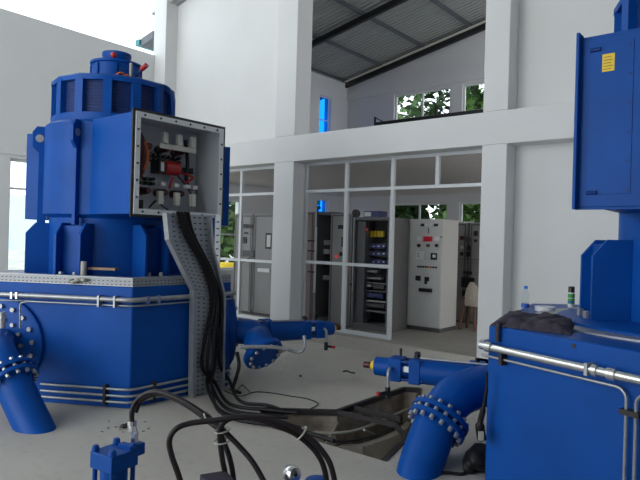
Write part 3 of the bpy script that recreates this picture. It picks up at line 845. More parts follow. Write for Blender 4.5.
cgroup = 'power cables running from the tray to the floor pit'
tops = [4.00, 4.05, 4.09, 4.02, 4.07]
ends = [(297, 413), (288, 417), (300, 428), (334, 441), (284, 411)]
mids = [(230, 404), (226, 408), (221, 411), (224, 415), (240, 401)]
m2 = [(270, 410), (262, 415), (255, 419), (290, 428), (266, 405)]
bot = [(207, 386), (203, 391), (199, 396), (206, 400), (213, 382)]
cl_ = ['thick black power cable in the tray, ending furthest along the pit edge', 'black power cable lying on the front side of the pit cables', 'black power cable nearest the photographer where it leaves the tray',
       'black power cable reaching the front pit edge under the hydraulic hoses', 'black power cable at the back of the bundle on the floor']
for i in range(5):
    yy = [3.74 + .03 * i, 3.84 + .025 * i, 4.10 + .02 * i, 4.22 + .03 * i, 4.15 + .05 * i, 4.12 + .058 * i]
    zz = [1.95, 1.72, 1.36, 1.02, .62, .30]
    pts = [Vector((XT + .035 + .016 * (i % 3), y, z)) for y, z in zip(yy, zz)]
    q = atz(*bot[i]); pts += [Vector((max(q.x, XT + .06), q.y, .10)) * .5 + Vector((XT + .08, yy[-1], .14)) * .5]
    pts += [atz(*mids[i], .03 + .012 * (i % 2)), atz(*m2[i], .026)]
    e = atz(*ends[i], .026); pts += [e]
    obj('power_cable', MB().tube(pts, .018, 10, 7), 'rubber', label=cl_[i], cat='cable', group=cgroup)
# thinner cables from the box to the injector and the floor
thin = [([(-5.0, 4.36, 1.93), (-4.93, 4.36, 1.6), (-4.90, 4.46, 1.25), (-4.88, 4.52, .9), (-4.86, 4.52, .4), (-4.80, 4.62, .05)], .016, 'thin black cable hanging along the right rail of the tray'),
        ([(-5.3, 4.62, 1.95), (-5.28, 4.66, 1.72), (-5.1, 4.74, 1.5), (-5.0, 4.72, 1.25)], .014, 'short black cable looping below the open terminal box')]
for pts, r, lab in (): obj('thin_cable', MB().tube(pts, r, 8), 'rubber', label=lab, cat='cable')
obj('cable_whip', MB().tube([atd(237, 352, 6.3), atd(239, 365, 6.3), atd(236, 378, 6.2), atz(233, 389, .02), atz(240, 393, .012)], .02, 8), 'rubber', label='black cable drooping from the left injector to the floor', cat='cable')
obj('floor_wire', MB().tube([atz(*p, .006) for p in ((225, 391), (240, 396), (255, 392), (272, 393), (290, 396), (308, 399), (318, 404), (310, 409))], .006, 6), 'rafter', label='thin dark wire curling across the bare floor behind the pit', cat='wire')
obj('floor_wire', MB().tube([atz(*p, .006) for p in ((228, 389), (236, 391), (242, 385), (250, 392))], .006, 6), 'black', label='thin dark wire kinked on the floor below the left injector', cat='wire')

# ------------------------------------------------------------------ pit fittings
pf = thing('pit_surround', 'dark steel angles round the open floor pit with cross bars', 'steel surround', tuple(pit[2]))
def bar(a, b, w=.045, h=.04, z=0.0):
    a = Vector(a); b = Vector(b); d = (b - a).normalized(); t = Vector((-d.y, d.x, 0)) * w / 2
    lo, hi = z - h, z + .012
    return MB().hexa([q + UP * k for k in (lo, hi) for q in (a - t, b - t, b + t, a + t)])
for i in (1, 2, 3, 4, 5):
    obj('edge_angle', bar(pit[i], pit[(i + 1) % 7]), 'steel_dark', pf)
k1, k2, k3 = atz(337, 411), atz(395, 424), atz(408, 438)
obj('cross_bar', bar(k1, k2, .028, .03), 'steel_dark', pf); obj('cross_bar', bar(k2, k3, .028, .03), 'steel_dark', pf)
obj('cross_bar', bar(atz(355, 407), atz(401, 418), .03, .04), 'steel_dark', pf)
# curved concrete lip and pipes inside
zr = -.36
pts = [atz(*p, zr) for p in ((300, 437), (318, 442.5), (340, 446), (362, 445), (384, 438), (398, 431.5), (410, 422))]
b = MB()
for a, c in zip(pts, pts[1:]):
    d0 = Vector((c.y - a.y, -(c.x - a.x), 0)).normalized() * .04
    b.hexa([Vector((q.x, q.y, z)) + o for z in (PD, zr) for q, o in ((a, -d0), (c, -d0), (c, d0), (a, d0))])
struct('trim_pit_lip', b, 'pit_ring')
obj('pit_pipe', MB().tube([atz(*p, -.22) for p in ((300, 430), (322, 433), (348, 432), (372, 425), (392, 416), (408, 409))], .016, 8), 'tie', label='pale curved pipe running round the inside of the pit', cat='pipe')
obj('pit_pipe', MB().tube([atz(*p, -.30) for p in ((312, 439), (338, 441.5), (362, 439), (386, 431), (402, 423))], .011, 8), 'black', label='dark curved hose low inside the pit', cat='hose')
obj('pit_stick', MB().cyl(atz(325, 444, -.05), atz(338, 422, -.12), .008), 'tie', label='pale thin rod leaning in the front of the pit', cat='rod')
obj('pit_stick', MB().cyl(atz(364, 430, -.2), atz(375, 435, -.32), .012), 'tie', label='short pale rod lying across the curved pipe in the pit', cat='rod')

# ------------------------------------------------------------------ elbows and injectors
def along(p, k): return p
def elbow(label, path, r, fi, fr, parts, flange2=None):
    root = thing('inlet_pipe', label, 'pipe', tuple(Vector((path[0].x, path[0].y, 0))))
    obj('pipe', MB().tube(path, r, 28, 8), 'blue', root)
    c = path[fi]; t = (path[fi + 1] - path[fi - 1]).normalized()
    for s in (-1, 1):
        obj('flange', MB().rev(c + t * (s * .035 - .018), [(r * .9, 0), (fr, 0), (fr, .036), (r * .9, .036)], 40, t), 'blue', root)
    for p in ring_pts(c, t, (r + fr) / 2 + .005, parts):
        obj('bolt', MB().cyl(p - t * .085, p + t * .085, .018, seg=6), 'bolt', root)
    if flange2:
        pass
    return root, c, t
pathR = [atd(415, 492, 4.32), atd(421, 466, 4.44), atd(428, 445, 4.52), atd(438, 421, 4.62), atd(453, 399, 4.72), atd(475, 388, 4.84), atd(500, 384, 4.95), atd(520, 384, 5.02)]
elbow('thick blue elbow pipe with bolted flanges rising from the floor beside the pit', pathR, .168, 3, .235, 16)
pathL = [atd(45, 450, 5.05), atd(33, 425, 5.14), atd(22, 402, 5.22), atd(11, 378, 5.30), atd(0, 358, 5.42), atd(-4, 348, 5.62), fc + n1 * .0]
elbow('blue elbow pipe at the left edge, bolted to the round inlet flange', pathL, .155, 3, .225, 14)
obj('gauge_pipe', MB().tube([atd(-6, 300, 5.6), atd(22, 301, 5.6), atd(26.5, 302, 5.6), atd(21, 303, 5.6), atd(20, 306, 5.6), atd(20, 328, 5.6)], .008, 8, smooth=False), 'galv', label='thin grey pipe bent in front of the left inlet flange', cat='pipe')
obj('valve_body', MB().cyl(atd(2, 312, 5.35), atd(2, 328, 5.35), .032).cyl(atd(2, 315, 5.35), atd(2, 318, 5.35), .042, seg=6), 'bolt', label='grey valve body standing above the left elbow pipe', cat='valve')

def injector(label, tip, end, r, side):
    """servo cylinder: yellow tipped nose, square head blocks, barrel with collars, running from tip to the casing"""
    tip = Vector(tip); end = Vector(end); d = (end - tip).normalized(); L_ = (end - tip).length
    t = Vector((-d.y, d.x, 0)).normalized()
    root = thing('injector', label, 'injector', (tip.x, tip.y, 0))
    X = lambda s_, a=0., z=0.: tip + d * s_ + t * a + UP * z
    obj('nose', MB().rev(X(0.015), [(.02, 0), (.04, .0), (.05, .035), (.02, .035)], 20, d), 'yellow', root)
    obj('plug', MB().rev(X(-.06), [(0, 0), (.03, 0), (.03, .06), (0, .06)], 14, d), 'darkred', root)
    obj('end_cap', MB().rev(X(.05), [(.06, 0), (.085, .01), (.09, .16), (.04, .16)], 28, d), 'blue', root)
    obj('head_block', MB().obox(X(.27), d, .20, .13, .21), 'blue', root, bevel=.01)
    obj('spacer', MB().cyl(X(.335), X(.42), .085), 'blue_dark', root)
    obj('head_block', MB().obox(X(.46), d, .21, .11, .22), 'blue', root, bevel=.01)
    for a in (-.08, .08):
        for z in (-.08, .08): obj('tie_rod', MB().cyl(X(.2, a, z), X(.53, a, z), .014, seg=10), 'blue_dark', root)
    obj('barrel', MB().rev(X(.515), [(.05, 0), (r, .0), (r, .42), (r + .035, .425), (r + .035, .47), (r + .01, .475), (r + .01, .50), (r + .035, .505), (r + .035, .55), (r * .8, .555), (r * .8, L_ - .515), (.05, L_ - .515)], 36, d), 'blue', root)
    obj('indicator_rod', MB().cyl(X(.5, side * .06, .13), X(min(1.25, L_ - .03), side * .06, .14), .010, seg=8), 'galv', root)
    obj('name_plate', MB().obox(X(.385, side * .09, .02), t, .05, .012, .05), 'white', root)
    # elbow fitting with a hanging valve
    obj('drain_pipe', MB().tube([X(.24, side * .121, .02), X(.24, side * .17, .0), X(.24, side * .18, -.05), X(.24, side * .18, -.16)], .016, 10), 'galv', root)
    v = obj('valve', MB().cyl(X(.24, side * .18, -.14), X(.24, side * .18, -.24), .024).cyl(X(.24, side * .18, -.19), X(.20, side * .26, -.19), .016), 'black', root)
    obj('valve_handle', MB().ball(X(.18, side * .27, -.19), .022), 'red', v)
    obj('port', MB().rev(X(.46, side * .0, .125), [(.03, 0), (.03, .04), (.02, .05), (0, .05)], 14), 'black', root)
    obj('port', MB().rev(X(.30, 0, .12), [(.012, 0), (.012, .07), (0, .07)], 12), 'steel_dark', root)
    return root, X
tipR = atz(370, 365, .52)
endR = Vector((VR[4].lerp(VR[3], .55).x, VR[4].lerp(VR[3], .55).y, .52))
endR = atz(470, 377, .52); endR = tipR + (endR - tipR) * 1.55
injector('blue injector cylinder with a yellow tip, reaching over the pit', tipR, endR, .115, -1)
tipL = atz(336, 328, .56); eL = atz(240, 333, .56)
endL = tipL + (eL - tipL) * 1.06
_, XL = injector('blue injector cylinder pointing from the left base towards the control room', tipL, endL, .125, 1)
# drain pipe under the left injector
obj('drain_tube', MB().tube([atd(304, 336, 6.5), atd(305, 344, 6.45), atd(303, 350, 6.4), atd(297, 352, 6.4), atd(286, 349, 6.38), atd(270, 347, 6.35), atd(240, 347, 6.3)], .02, 10), 'galv', label='bent grey drain tube under the left injector', cat='tube')
obj('support_bar', MB().cyl(atd(289, 349, 6.28), atz(248, 367, .02), .009), 'galv', label='slanting thin grey bar below the left injector', cat='bar')
obj('loose_wire', MB().tube([atd(290, 350, 6.4), atd(284, 360, 6.4), atd(287, 366, 6.4), atd(281, 374, 6.6)], .005, 6), 'tie', label='thin pale wire dangling from the bent drain tube', cat='wire')
# blind-flanged elbow below the left injector
fcL = atd(263, 353, 6.55); nf = (CAM - fcL).normalized() * .62 + RT * .45 - UP * .75; nf.normalize()
root = thing('branch_pipe', 'blue branch elbow with a round bolted blind flange under the left injector', 'pipe', tuple(Vector((fcL.x, fcL.y, 0))))
obj('pipe', MB().tube([atd(236, 331, 6.95), atd(250, 332, 6.95), atd(259, 338, 6.88), fcL + (-nf) * .16, fcL], .15, 24, 6), 'blue', root)
obj('blind_flange', MB().rev(fcL, [(0, -.02), (.23, -.02), (.23, .03), (.215, .045), (.1, .045), (0, .06)], 40, nf), 'blue', root)
for p in ring_pts(fcL + nf * .045, nf, .175, 12): obj('bolt', MB().cyl(p, p + nf * .025, .02, seg=6), 'bolt', root)

# ------------------------------------------------------------------ control room cabinets
ZF = .16
def dv(parent, Y, x0, y0, x1, y1, m, name, t=.02, lab=None):
    a = aty(x0, y0, Y); b_ = aty(x1, y1, Y)
    return obj(name, MB().box((a.x, Y - t, a.z), (b_.x, Y - .0005, b_.z)), m, parent, label=lab)
# free-standing control panel
Y = 9.18
cp = thing('control_panel', 'light grey control panel cabinet with a red display, standing in the doorway view', 'control panel', (-5.11, Y + .35, ZF))
obj('body', MB().box((-5.46, Y, ZF + .07), (-4.79, Y + .60, 2.12)), 'cab_light', cp, bevel=.006)
obj('plinth', MB().box((-5.45, Y + .01, ZF), (-4.80, Y + .59, ZF + .07)), 'cab_dark', cp)
obj('door', MB().box((-5.44, Y - .018, ZF + .09), (-4.81, Y - .0005, 2.10)), 'cab_light', cp, bevel=.004)
Y -= .019
for x in (421.2, 425, 430, 434.5): dv(cp, Y, x, 223.6, x + 3.6, 226.4, 'white' if 424 < x < 432 else 'black', 'indicator')
dv(cp, Y, 428.4, 228, 429, 233.5, 'black', 'key_wire', .008)
dv(cp, Y, 423.8, 236.4, 432.4, 241.6, 'display', 'display')
dv(cp, Y, 417.6, 236.6, 422, 240.8, 'white', 'meter'); dv(cp, Y, 435.2, 236.6, 439.4, 240.8, 'white', 'meter')
dv(cp, Y, 440.2, 236.4, 442.6, 237.6, 'green', 'green_tag', .006)
for x, m_ in ((419.3, 'black'), (428.4, 'cab_dark'), (437, 'black')):
    q = aty(x, 245.5, Y); obj('knob', MB().cyl(q, q - Vector((0, .035, 0)), .03, seg=16), m_, cp)
dv(cp, Y, 416.3, 251, 424.4, 259.8, 'white', 'instruction_plate', .004)
for yy in (253, 255.5): dv(cp, Y - .0045, 417.2, yy, 419.4, yy + 1.1, 'green', 'plate_print', .002)
dv(cp, Y, 431.2, 253, 437, 260, 'black', 'relay'); dv(cp, Y - .0205, 432.6, 254.6, 435.6, 257.6, 'white', 'relay_dial', .003)
for k in range(8):
    q = aty(418.4 + k * 2.55, 266.6 + k * .12, Y); obj('push_button', MB().cyl(q, q - Vector((0, .02, 0)), .017, seg=12), 'led_orange' if k in (4, 5) else 'black', cp)
dv(cp, Y, 416, 275.4, 420.6, 280.8, 'black', 'switch'); dv(cp, Y, 425, 276.8, 429, 281.4, 'black', 'switch'); dv(cp, Y, 425.2, 280, 427, 284, 'black', 'switch_handle', .03)
dv(cp, Y, 420, 287.8, 432.2, 292.4, 'black', 'breaker', .05)

def cabinet(label, x0, x1, Y, dp, zt, m='cab', open_=False, group=None):
    c = thing('switch_cabinet', label, 'cabinet', ((x0 + x1) / 2, Y + dp / 2, ZF), group)
    if open_:
        t = .025
        b = MB().box((x0, Y, ZF), (x0 + t, Y + dp, zt)).box((x1 - t, Y, ZF), (x1, Y + dp, zt)).box((x0 + t, Y, zt - .05), (x1 - t, Y + dp, zt)).box((x0 + t, Y, ZF), (x1 - t, Y + dp, ZF + .1)).box((x0 + t, Y + dp - t, ZF + .1), (x1 - t, Y + dp, zt - .05))
        obj('body', b, m, c)
        obj('inner_back', MB().box((x0 + t, Y + dp - t - .012, ZF + .1), (x1 - t, Y + dp - t - .002, zt - .05)), 'cab_dark', c)
    else:
        obj('body', MB().box((x0, Y, ZF + .08), (x1, Y + dp, zt)), m, c, bevel=.005)
        obj('plinth', MB().box((x0 + .01, Y + .01, ZF), (x1 - .01, Y + dp - .01, ZF + .08)), 'cab_dark', c)
    return c
def hdoor(c, x0, x1, Y, zt, m, name='door', ang=0.):
    o = obj(name, MB().box((x0, Y - .03, ZF + .04), (x1, Y - .002, zt)), m, c, bevel=.004)
    e = MB().box((x0 + .02, Y - .033, ZF + .06), (x0 + .05, Y - .031, zt - .02)).box((x1 - .05, Y - .033, ZF + .06), (x1 - .02, Y - .031, zt - .02)).box((x0 + .045, Y - .033, zt - .045), (x1 - .045, Y - .031, zt - .02))
    obj('door_edge', e, 'cab_dark', o)
    return o
# rack with open front, dark wiring modules
YC = 8.45
c2 = cabinet('open grey cabinet rack with blue modules and yellow terminals, right end of the row', -6.14, -5.41, YC, .65, 2.12, 'cab_mid', True)
obj('side_frame', MB().box((-6.11, YC + .05, ZF + .1), (-5.93, YC + .2, 2.05)), 'cab_dark', c2)
for k, (y0, m_) in enumerate(((231, 'yellow'), (243.5, 'indigo'), (251, 'indigo'), (259, 'indigo'))):
    if m_ == 'yellow':
        for j in range(5): dv(c2, YC + .3, 368.5 + j * 3.4, y0, 371 + j * 3.4, y0 + 6, 'yellow', 'terminal', .05)
    else:
        q = dv(c2, YC + .3, 366, y0, 388, y0 + 5.4, 'indigo', 'module', .08)
        for j in range(4): dv(c2, YC + .2195, 368 + j * 5, y0 + 2.2, 369.4 + j * 5, y0 + 3.4, 'white', 'module_lamp', .006)
for k, y0 in enumerate((267, 274.5, 282, 290, 300, 310)):
    dv(c2, YC + .25, 365.5, y0, 389, y0 + 1.6, 'cab_light' if k % 2 == 0 else 'cab', 'rack_shelf', .12)
for (x0, y0, x1, y1, m_) in ((366.5, 284, 374, 286.5, 'cream'), (377, 284, 387, 289, 'cab_dark'), (367, 269.5, 380, 272.5, 'cab'), (367, 292, 386, 298, 'indigo'), (368, 276.5, 384, 279.5, 'cab'), (368, 302, 387, 308, 'cab_dark')):
    dv(c2, YC + .24, x0, y0, x1, y1, m_, 'rack_unit', .1)
dv(c2, YC + .1, 366.4, 228.6, 367.6, 230.6, 'led_red', 'pilot_lamp', .02)
d2 = hdoor(c2, -6.64, -6.17, YC, 2.18, 'cab', 'door')
for (x0, y0, x1, y1, m_) in ((338.5, 225, 346, 229, 'black'), (342, 237, 344, 247, 'black'), (340, 252, 342.5, 256, 'black'), (338, 262, 345, 264, 'cab_dark'), (350.4, 283, 351.6, 286, 'black')):
    dv(c2, YC - .031, x0, y0, x1, y1, m_, 'door_fitting', .015)
for (x, y) in ((336.6, 256.3), (346.5, 268.5)):
    q = aty(x, y, YC - .031); obj('pilot_lamp', MB().cyl(q, q - Vector((0, .03, 0)), .022, seg=12), 'led_red', c2)
# boxes on top of the rack
q0 = aty(364.5, 216, YC + .15); q1 = aty(380, 211, YC + .15)
tb = thing('document_box', 'blue and white box lying on top of the open rack cabinet', 'box', ((q0.x + q1.x) / 2, YC + .25, 2.12))
obj('box_body', MB().box((q0.x, YC + .12, 2.1205), (q1.x, YC + .38, q1.z)), 'indigo', tb)
obj('box_label', MB().box((q0.x + .02, YC + .112, 2.14), (q0.x + .16, YC + .119, q1.z - .02)), 'white', tb)
q = aty(356, 214, YC + .2)
obj('tape_roll', MB().rev((q.x, YC + .2, 2.1205 + .075), [(.035, -.025), (.075, -.025), (.075, .025), (.035, .025)], 24, (0, 1, 0)), 'black', label='black roll of tape standing on top of the open rack cabinet', cat='tape roll')
# cabinet with the pinkish open door
c1 = cabinet('open grey cabinet with a pinkish door leaf and white breakers inside', -7.02, -6.62, YC + .04, .6, 2.22, 'cab_mid', True)
d1 = hdoor(c1, -7.44, -7.04, YC, 2.22, 'pink', 'door')
for yy in (240, 250, 261, 271): dv(c1, YC - .031, 308, yy, 314.5, yy + 1.8, 'black', 'door_slot', .008)
for k, yy in enumerate((240, 249, 262, 275)):
    dv(c1, YC + .3, 324.5, yy, 331.5, yy + 5, 'white' if k != 2 else 'black', 'breaker', .08)
dv(c1, YC + .3, 326, 254, 331, 257, 'darkred', 'terminal', .05)
# cabinets in the left bay
c3 = cabinet('grey cabinet with black meters on its door, left of the thick white column', -9.22, -8.66, YC, .6, 2.2, 'cab')
d3 = hdoor(c3, -9.2, -8.68, YC, 2.18, 'cab')
for (x0, y0, x1, y1, m_) in ((243.6, 224, 247.4, 228.4, 'black'), (248, 224.4, 253, 228.4, 'black'), (245, 232, 248, 234, 'black'), (243, 237, 247, 243.5, 'black'), (242.6, 250, 254.5, 257, 'cab_dark'), (243.5, 259, 246, 262, 'black'), (248, 258, 250, 261, 'black'), (239, 233.4, 255, 234.2, 'cab_dark'), (243, 246, 254, 246.7, 'cab_dark')):
    dv(c3, YC - .034, x0, y0, x1, y1, m_, 'meter', .02)
q = aty(240.2, 252, YC - .034); obj('pilot_lamp', MB().cyl(q, q - Vector((0, .03, 0)), .03, seg=12), 'led_red', c3)
c4 = cabinet('grey cabinet with a framed plate and small shelf, directly beside the thick white column', -8.63, -7.95, YC, .6, 2.2, 'cab')
d4 = hdoor(c4, -8.61, -7.97, YC, 2.18, 'cab')
dv(c4, YC - .034, 266, 233, 271, 249, 'black', 'plate_frame', .012); dv(c4, YC - .0465, 267, 235, 270.4, 247, 'cab_light', 'plate', .004)
dv(c4, YC - .034, 261, 268, 273, 272.4, 'white', 'shelf', .1)
# rear cabinets at right
YB = 10.75
for k, (x0, x1, lab) in enumerate(((-5.75, -5.05, 'grey rear cabinet mostly hidden by the light control panel'), (-5.03, -4.1, 'grey rear cabinet with black instruments, behind the draped stool'))):
    c = cabinet(lab, x0, x1, YB, .6, 2.13, 'cab')
    hdoor(c, x0 + .02, x1 - .02, YB, 2.11, 'cab')
for (x0, y0, x1, y1, m_) in ((474, 231, 478, 236, 'black'), (466, 237.5, 471.5, 243, 'cab_dark'), (474.6, 239.4, 477, 242, 'black'), (467, 245.6, 470.6, 250, 'black'), (466.5, 251.5, 470.5, 256.5, 'black'), (460.6, 252, 463.4, 255.6, 'black'), (461, 245.6, 463.4, 249, 'cab_light'), (460.4, 236, 464, 240, 'darkred'), (458.4, 258.6, 479, 260, 'cab_dark'), (458.4, 262, 479, 263.2, 'cab_dark'), (463.6, 271, 472, 274.4, 'black'), (462, 277, 474, 288, 'black'), (462.4, 290, 470, 298, 'black'), (464, 221.6, 474, 223, 'white')):
    dv(c, YB - .034, x0, y0, x1, y1, m_, 'instrument', .02)
# draped stool
qs = aty(470, 320, 10.0); qs.z = ZF
st = thing('stool', 'tall brown wooden stool with a cream cloth over it, in front of the rear cabinets', 'stool', (qs.x, qs.y, ZF))
zt_ = ZF + .56
obj('seat', MB().box((qs.x - .12, qs.y - .12, zt_), (qs.x + .16, qs.y + .12, zt_ + .03)), 'wood', st)
for sx in (-1, 1):
    for sy in (-1, 1):
        obj('leg', MB().cyl((qs.x + .02 + sx * .15, qs.y + sy * .15, ZF), (qs.x + .02 + sx * .09, qs.y + sy * .09, zt_), .028, .03, seg=8), 'wood', st)
sk = MB(); rnd = random.Random(5); prof = [(.0, .30), (.04, .29), (.075, .22), (.12, .12), (.155, .02), (.175, -.12), (.17, -.2)]
rings = []
for r, h in reversed(prof):
    ring = []
    for k in range(20):
        a = 2 * PI * k / 20; rr = r * (1 + .10 * math.sin(3 * a + h * 9) + rnd.uniform(-.04, .04))
        ring.append(sk.bm.verts.new((qs.x + .05 + rr * math.cos(a) - .10 * max(0, h), qs.y + rr * math.sin(a), zt_ + .045 + h * .85)))
    rings.append(ring)
for A, B in zip(rings, rings[1:]):
    for k in range(20): sk._face([A[k], A[(k + 1) % 20], B[(k + 1) % 20], B[k]])
obj('draped_cloth', sk, 'creamcloth', label='cream cloth hanging over the brown stool in the control room', cat='cloth')

# ------------------------------------------------------------------ things on the right-hand base
def place(x, y): return atz(x, y, ZR)
q = place(525, 311)
bt = thing('water_bottle', 'clear plastic water bottle with a blue cap on the right base', 'bottle', tuple(q))
obj('bottle_body', MB().rev(q, [(0, .001), (.028, .001), (.033, .008), (.033, .05), (.030, .055), (.033, .06), (.033, .115), (.031, .12), (.033, .125), (.032, .14), (.022, .17), (.013, .19), (.013, .2)], 28), 'pet', bt)
obj('water', MB().rev(q, [(0, .004), (.029, .005), (.030, .012), (.029, .075), (0, .075)], 24), 'pet', bt)
obj('bottle_label', MB().rev(q, [(.0335, .03), (.0345, .031), (.0345, .062), (.0335, .063)], 28), 'bluelabel', bt)
obj('bottle_cap', MB().rev(q, [(0, .215), (.0155, .215), (.0165, .2), (.0165, .19), (.0, .19)], 20), 'bluecap', bt)
q = place(571, 307.5)
ct = thing('spray_can', 'spray can with a green label and black cap on the right base', 'spray can', tuple(q))
obj('can_body', MB().rev(q, [(0, .001), (.027, .001), (.029, .006), (.029, .135), (.025, .145), (0, .145)], 28), 'white', ct)
obj('can_label', MB().rev(q, [(.0292, .09), (.0298, .09), (.0298, .128), (.0292, .128)], 28), 'green', ct)
obj('can_label', MB().rev(q, [(.0292, .035), (.0298, .035), (.0298, .085), (.0292, .085)], 28), 'green', ct)
obj('can_band', MB().rev(q, [(.0299, .045), (.0303, .045), (.0303, .06), (.0299, .06)], 28), 'bluelabel', ct)
obj('can_cap', MB().rev(q, [(0, .195), (.024, .195), (.028, .185), (.0285, .14), (0, .14)], 28), 'black', ct)
q = place(545, 311)
obj('tape_roll', MB().rev(q, [(.055, .001), (.085, .001), (.085, .04), (.055, .04)], 32), 'white', label='white tape roll lying behind the dark cloth', cat='tape roll')
# crumpled dark cloth
def blob(pix_poly, hfun, nx=34, ny=16, seed=1):
    """crumpled cloth over a four-cornered footprint given on the base top"""
    rnd = random.Random(seed)
    A, B_, C_, D = [place(*p) for p in pix_poly]
    b = MB(); G = []
    for j in range(ny + 1):
        row = []
        for i in range(nx + 1):
            u, v = i / nx, j / ny
            p = A.lerp(B_, u).lerp(D.lerp(C_, u), v)
            e = min(u, 1 - u, v, 1 - v); ed = math.sin(min(1, e * 7) * PI / 2)
            wob = Vector((rnd.uniform(-1, 1), rnd.uniform(-1, 1), 0)) * .006
            z = .012 + ed * (hfun(u, v) + 0.009 * math.sin(15 * u + 9 * v + 3 * math.sin(6 * v)) + .006 * math.sin(33 * u - 14 * v) + rnd.uniform(-.003, .003))
            row.append(b.bm.verts.new(p + wob + UP * max(.006, z)))
        G.append(row)
    for j in range(ny):
        for i in range(nx): b._face([G[j][i], G[j][i + 1], G[j + 1][i + 1], G[j + 1][i]])
    # underside
    low = [[b.bm.verts.new(Vector((v.co.x, v.co.y, ZR + .0015))) for v in row] for row in (G[0], G[-1])]
    border = G[0] + [G[j][-1] for j in range(1, ny)] + list(reversed(G[-1])) + [G[j][0] for j in range(ny - 1, 0, -1)]
    lowb = [b.bm.verts.new(Vector((v.co.x, v.co.y, ZR + .0015))) for v in border]
    for row in low:
        for v in row: b.bm.verts.remove(v)
    k = len(border)
    for i in range(k): b._face([border[i], lowb[i], lowb[(i + 1) % k], border[(i + 1) % k]])
    return b
def hc(u, v):
    return 0.010 * math.exp(-((u - .25) / .22) ** 2) + .018 + .020 * math.exp(-((u - .72) / .24) ** 2) + .012
cloth = obj('dark_cloth', blob(((491, 326), (571, 335.5), (577, 323.5), (506, 315.5)), hc), 'cloth', label='crumpled dark purplish cloth lying on the front edge of the right base', cat='cloth')
hang = onF(.09, ZR, .02)
obj('hanging_flap', MB().tube([onF(.10, ZR + .02, -.06), onF(.10, ZR + .018, .0), onF(.10, ZR + .0, .022), onF(.10, ZR - .10, .024)], .016, 8), 'cloth', cloth)

# ------------------------------------------------------------------ things on the left base
zt_ = ZL + .0
q = on_plane(83.5, 274, Vector((-5.75, 3.2, 1.2)), n1); q.z = ZL
obj('pipe_stub', MB().cyl(q, q + UP * .22, .03), 'tie', label='short pale pipe stub upright on the left base', cat='pipe')
a = on_plane(90, 272, Vector((-5.6, 3.4, 1.2)), n1); c_ = on_plane(117, 273, Vector((-5.6, 3.4, 1.2)), n1); a.z = c_.z = ZL + .145
obj('board', bar(a, c_, .09, .012), 'board', label='raw brown board lying on the cable duct of the left base', cat='board')
gl = MB()
for k, (x, y) in enumerate(((70, 281), (74, 282), (78, 280), (84, 280))):
    gl.ball(on_plane(x, y, at_h(VL[0], 1.2) + n1 * .03, n1), .035, 10, .55)
obj('rag', gl, 'tie', label='grey rag stuffed on the slotted duct of the left base', cat='rag')

# ------------------------------------------------------------------ hydraulic unit in the foreground
HB = .62
cc = atd(116, 470, 1.93)
hx = cc.x
tank = thing('hydraulic_tank', 'blue hydraulic power unit tank below the foreground hoses', 'hydraulic tank', (-1.25, 1.25, 0))
tc_ = Vector((-1.30, 1.28, 0)); td = RT.copy()
obj('tank_body', MB().obox(tc_ + UP * (HB / 2 + .04), td, .55, 1.0, HB - .08), 'blue', tank, bevel=.01)
obj('tank_lid', MB().obox(tc_ + UP * (HB - .012), td, .59, 1.04, .024), 'blue', tank, bevel=.004)
for s in (-1, 1):
    for k in (-1, 1): obj('foot', MB().obox(tc_ + td * (s * .42) + FW * (k * .2) + UP * .04, td, .08, .08, .08), 'blue_dark', tank)
# tie-rod cylinder
da = (atd(110, 470, 1.86) - atd(91.6, 463, 1.93)).normalized()
cyl_c = atd(114.5, 452, 1.95)
zt_ = cyl_c.z + .008
zb0 = zt_ - .054
hc_ = thing('hydraulic_cylinder', 'upright blue tie rod hydraulic cylinder in the foreground', 'hydraulic cylinder', (cyl_c.x, cyl_c.y, HB))
ang_c = R(-32)
dx_ = RT * math.cos(ang_c) + FW * math.sin(ang_c); dy_ = Vector((-dx_.y, dx_.x, 0))
W_ = .108
B0 = Vector((cyl_c.x, cyl_c.y, 0))
obj('head_block', MB().obox(B0 + UP * (zt_ - .0275), dx_, W_, W_, .055), 'blue', hc_, bevel=.003)
obj('tube', MB().cyl(B0 + UP * (HB + .05), B0 + UP * zb0, .044, seg=32), 'blue', hc_)
obj('foot_block', MB().obox(B0 + UP * (HB + .025), dx_, W_, W_, .05), 'blue', hc_, bevel=.003)
for sx in (-1, 1):
    for sy in (-1, 1):
        q = B0 + dx_ * (sx * .042) + dy_ * (sy * .042)
        obj('tie_rod', MB().cyl(q + UP * (HB + .05), q + UP * zb0, .008, seg=12), 'blue', hc_)
        obj('cap_nut', MB().rev(q + UP * zt_, [(0, 0), (.0125, 0), (.0125, .010), (.009, .018), (0, .021)], 14), 'blue', hc_)
pb_ = atd(136, 446, 2.02)
obj('port_block', MB().obox(Vector((pb_.x, pb_.y, zt_ - .020)), dx_, .045, .042, .04), 'blue', hc_, bevel=.003)
obj('top_lug', MB().obox(B0 + dy_ * .035 + dx_ * .018 + UP * (zt_ + .006), dx_, .022, .06, .012), 'blue', hc_)
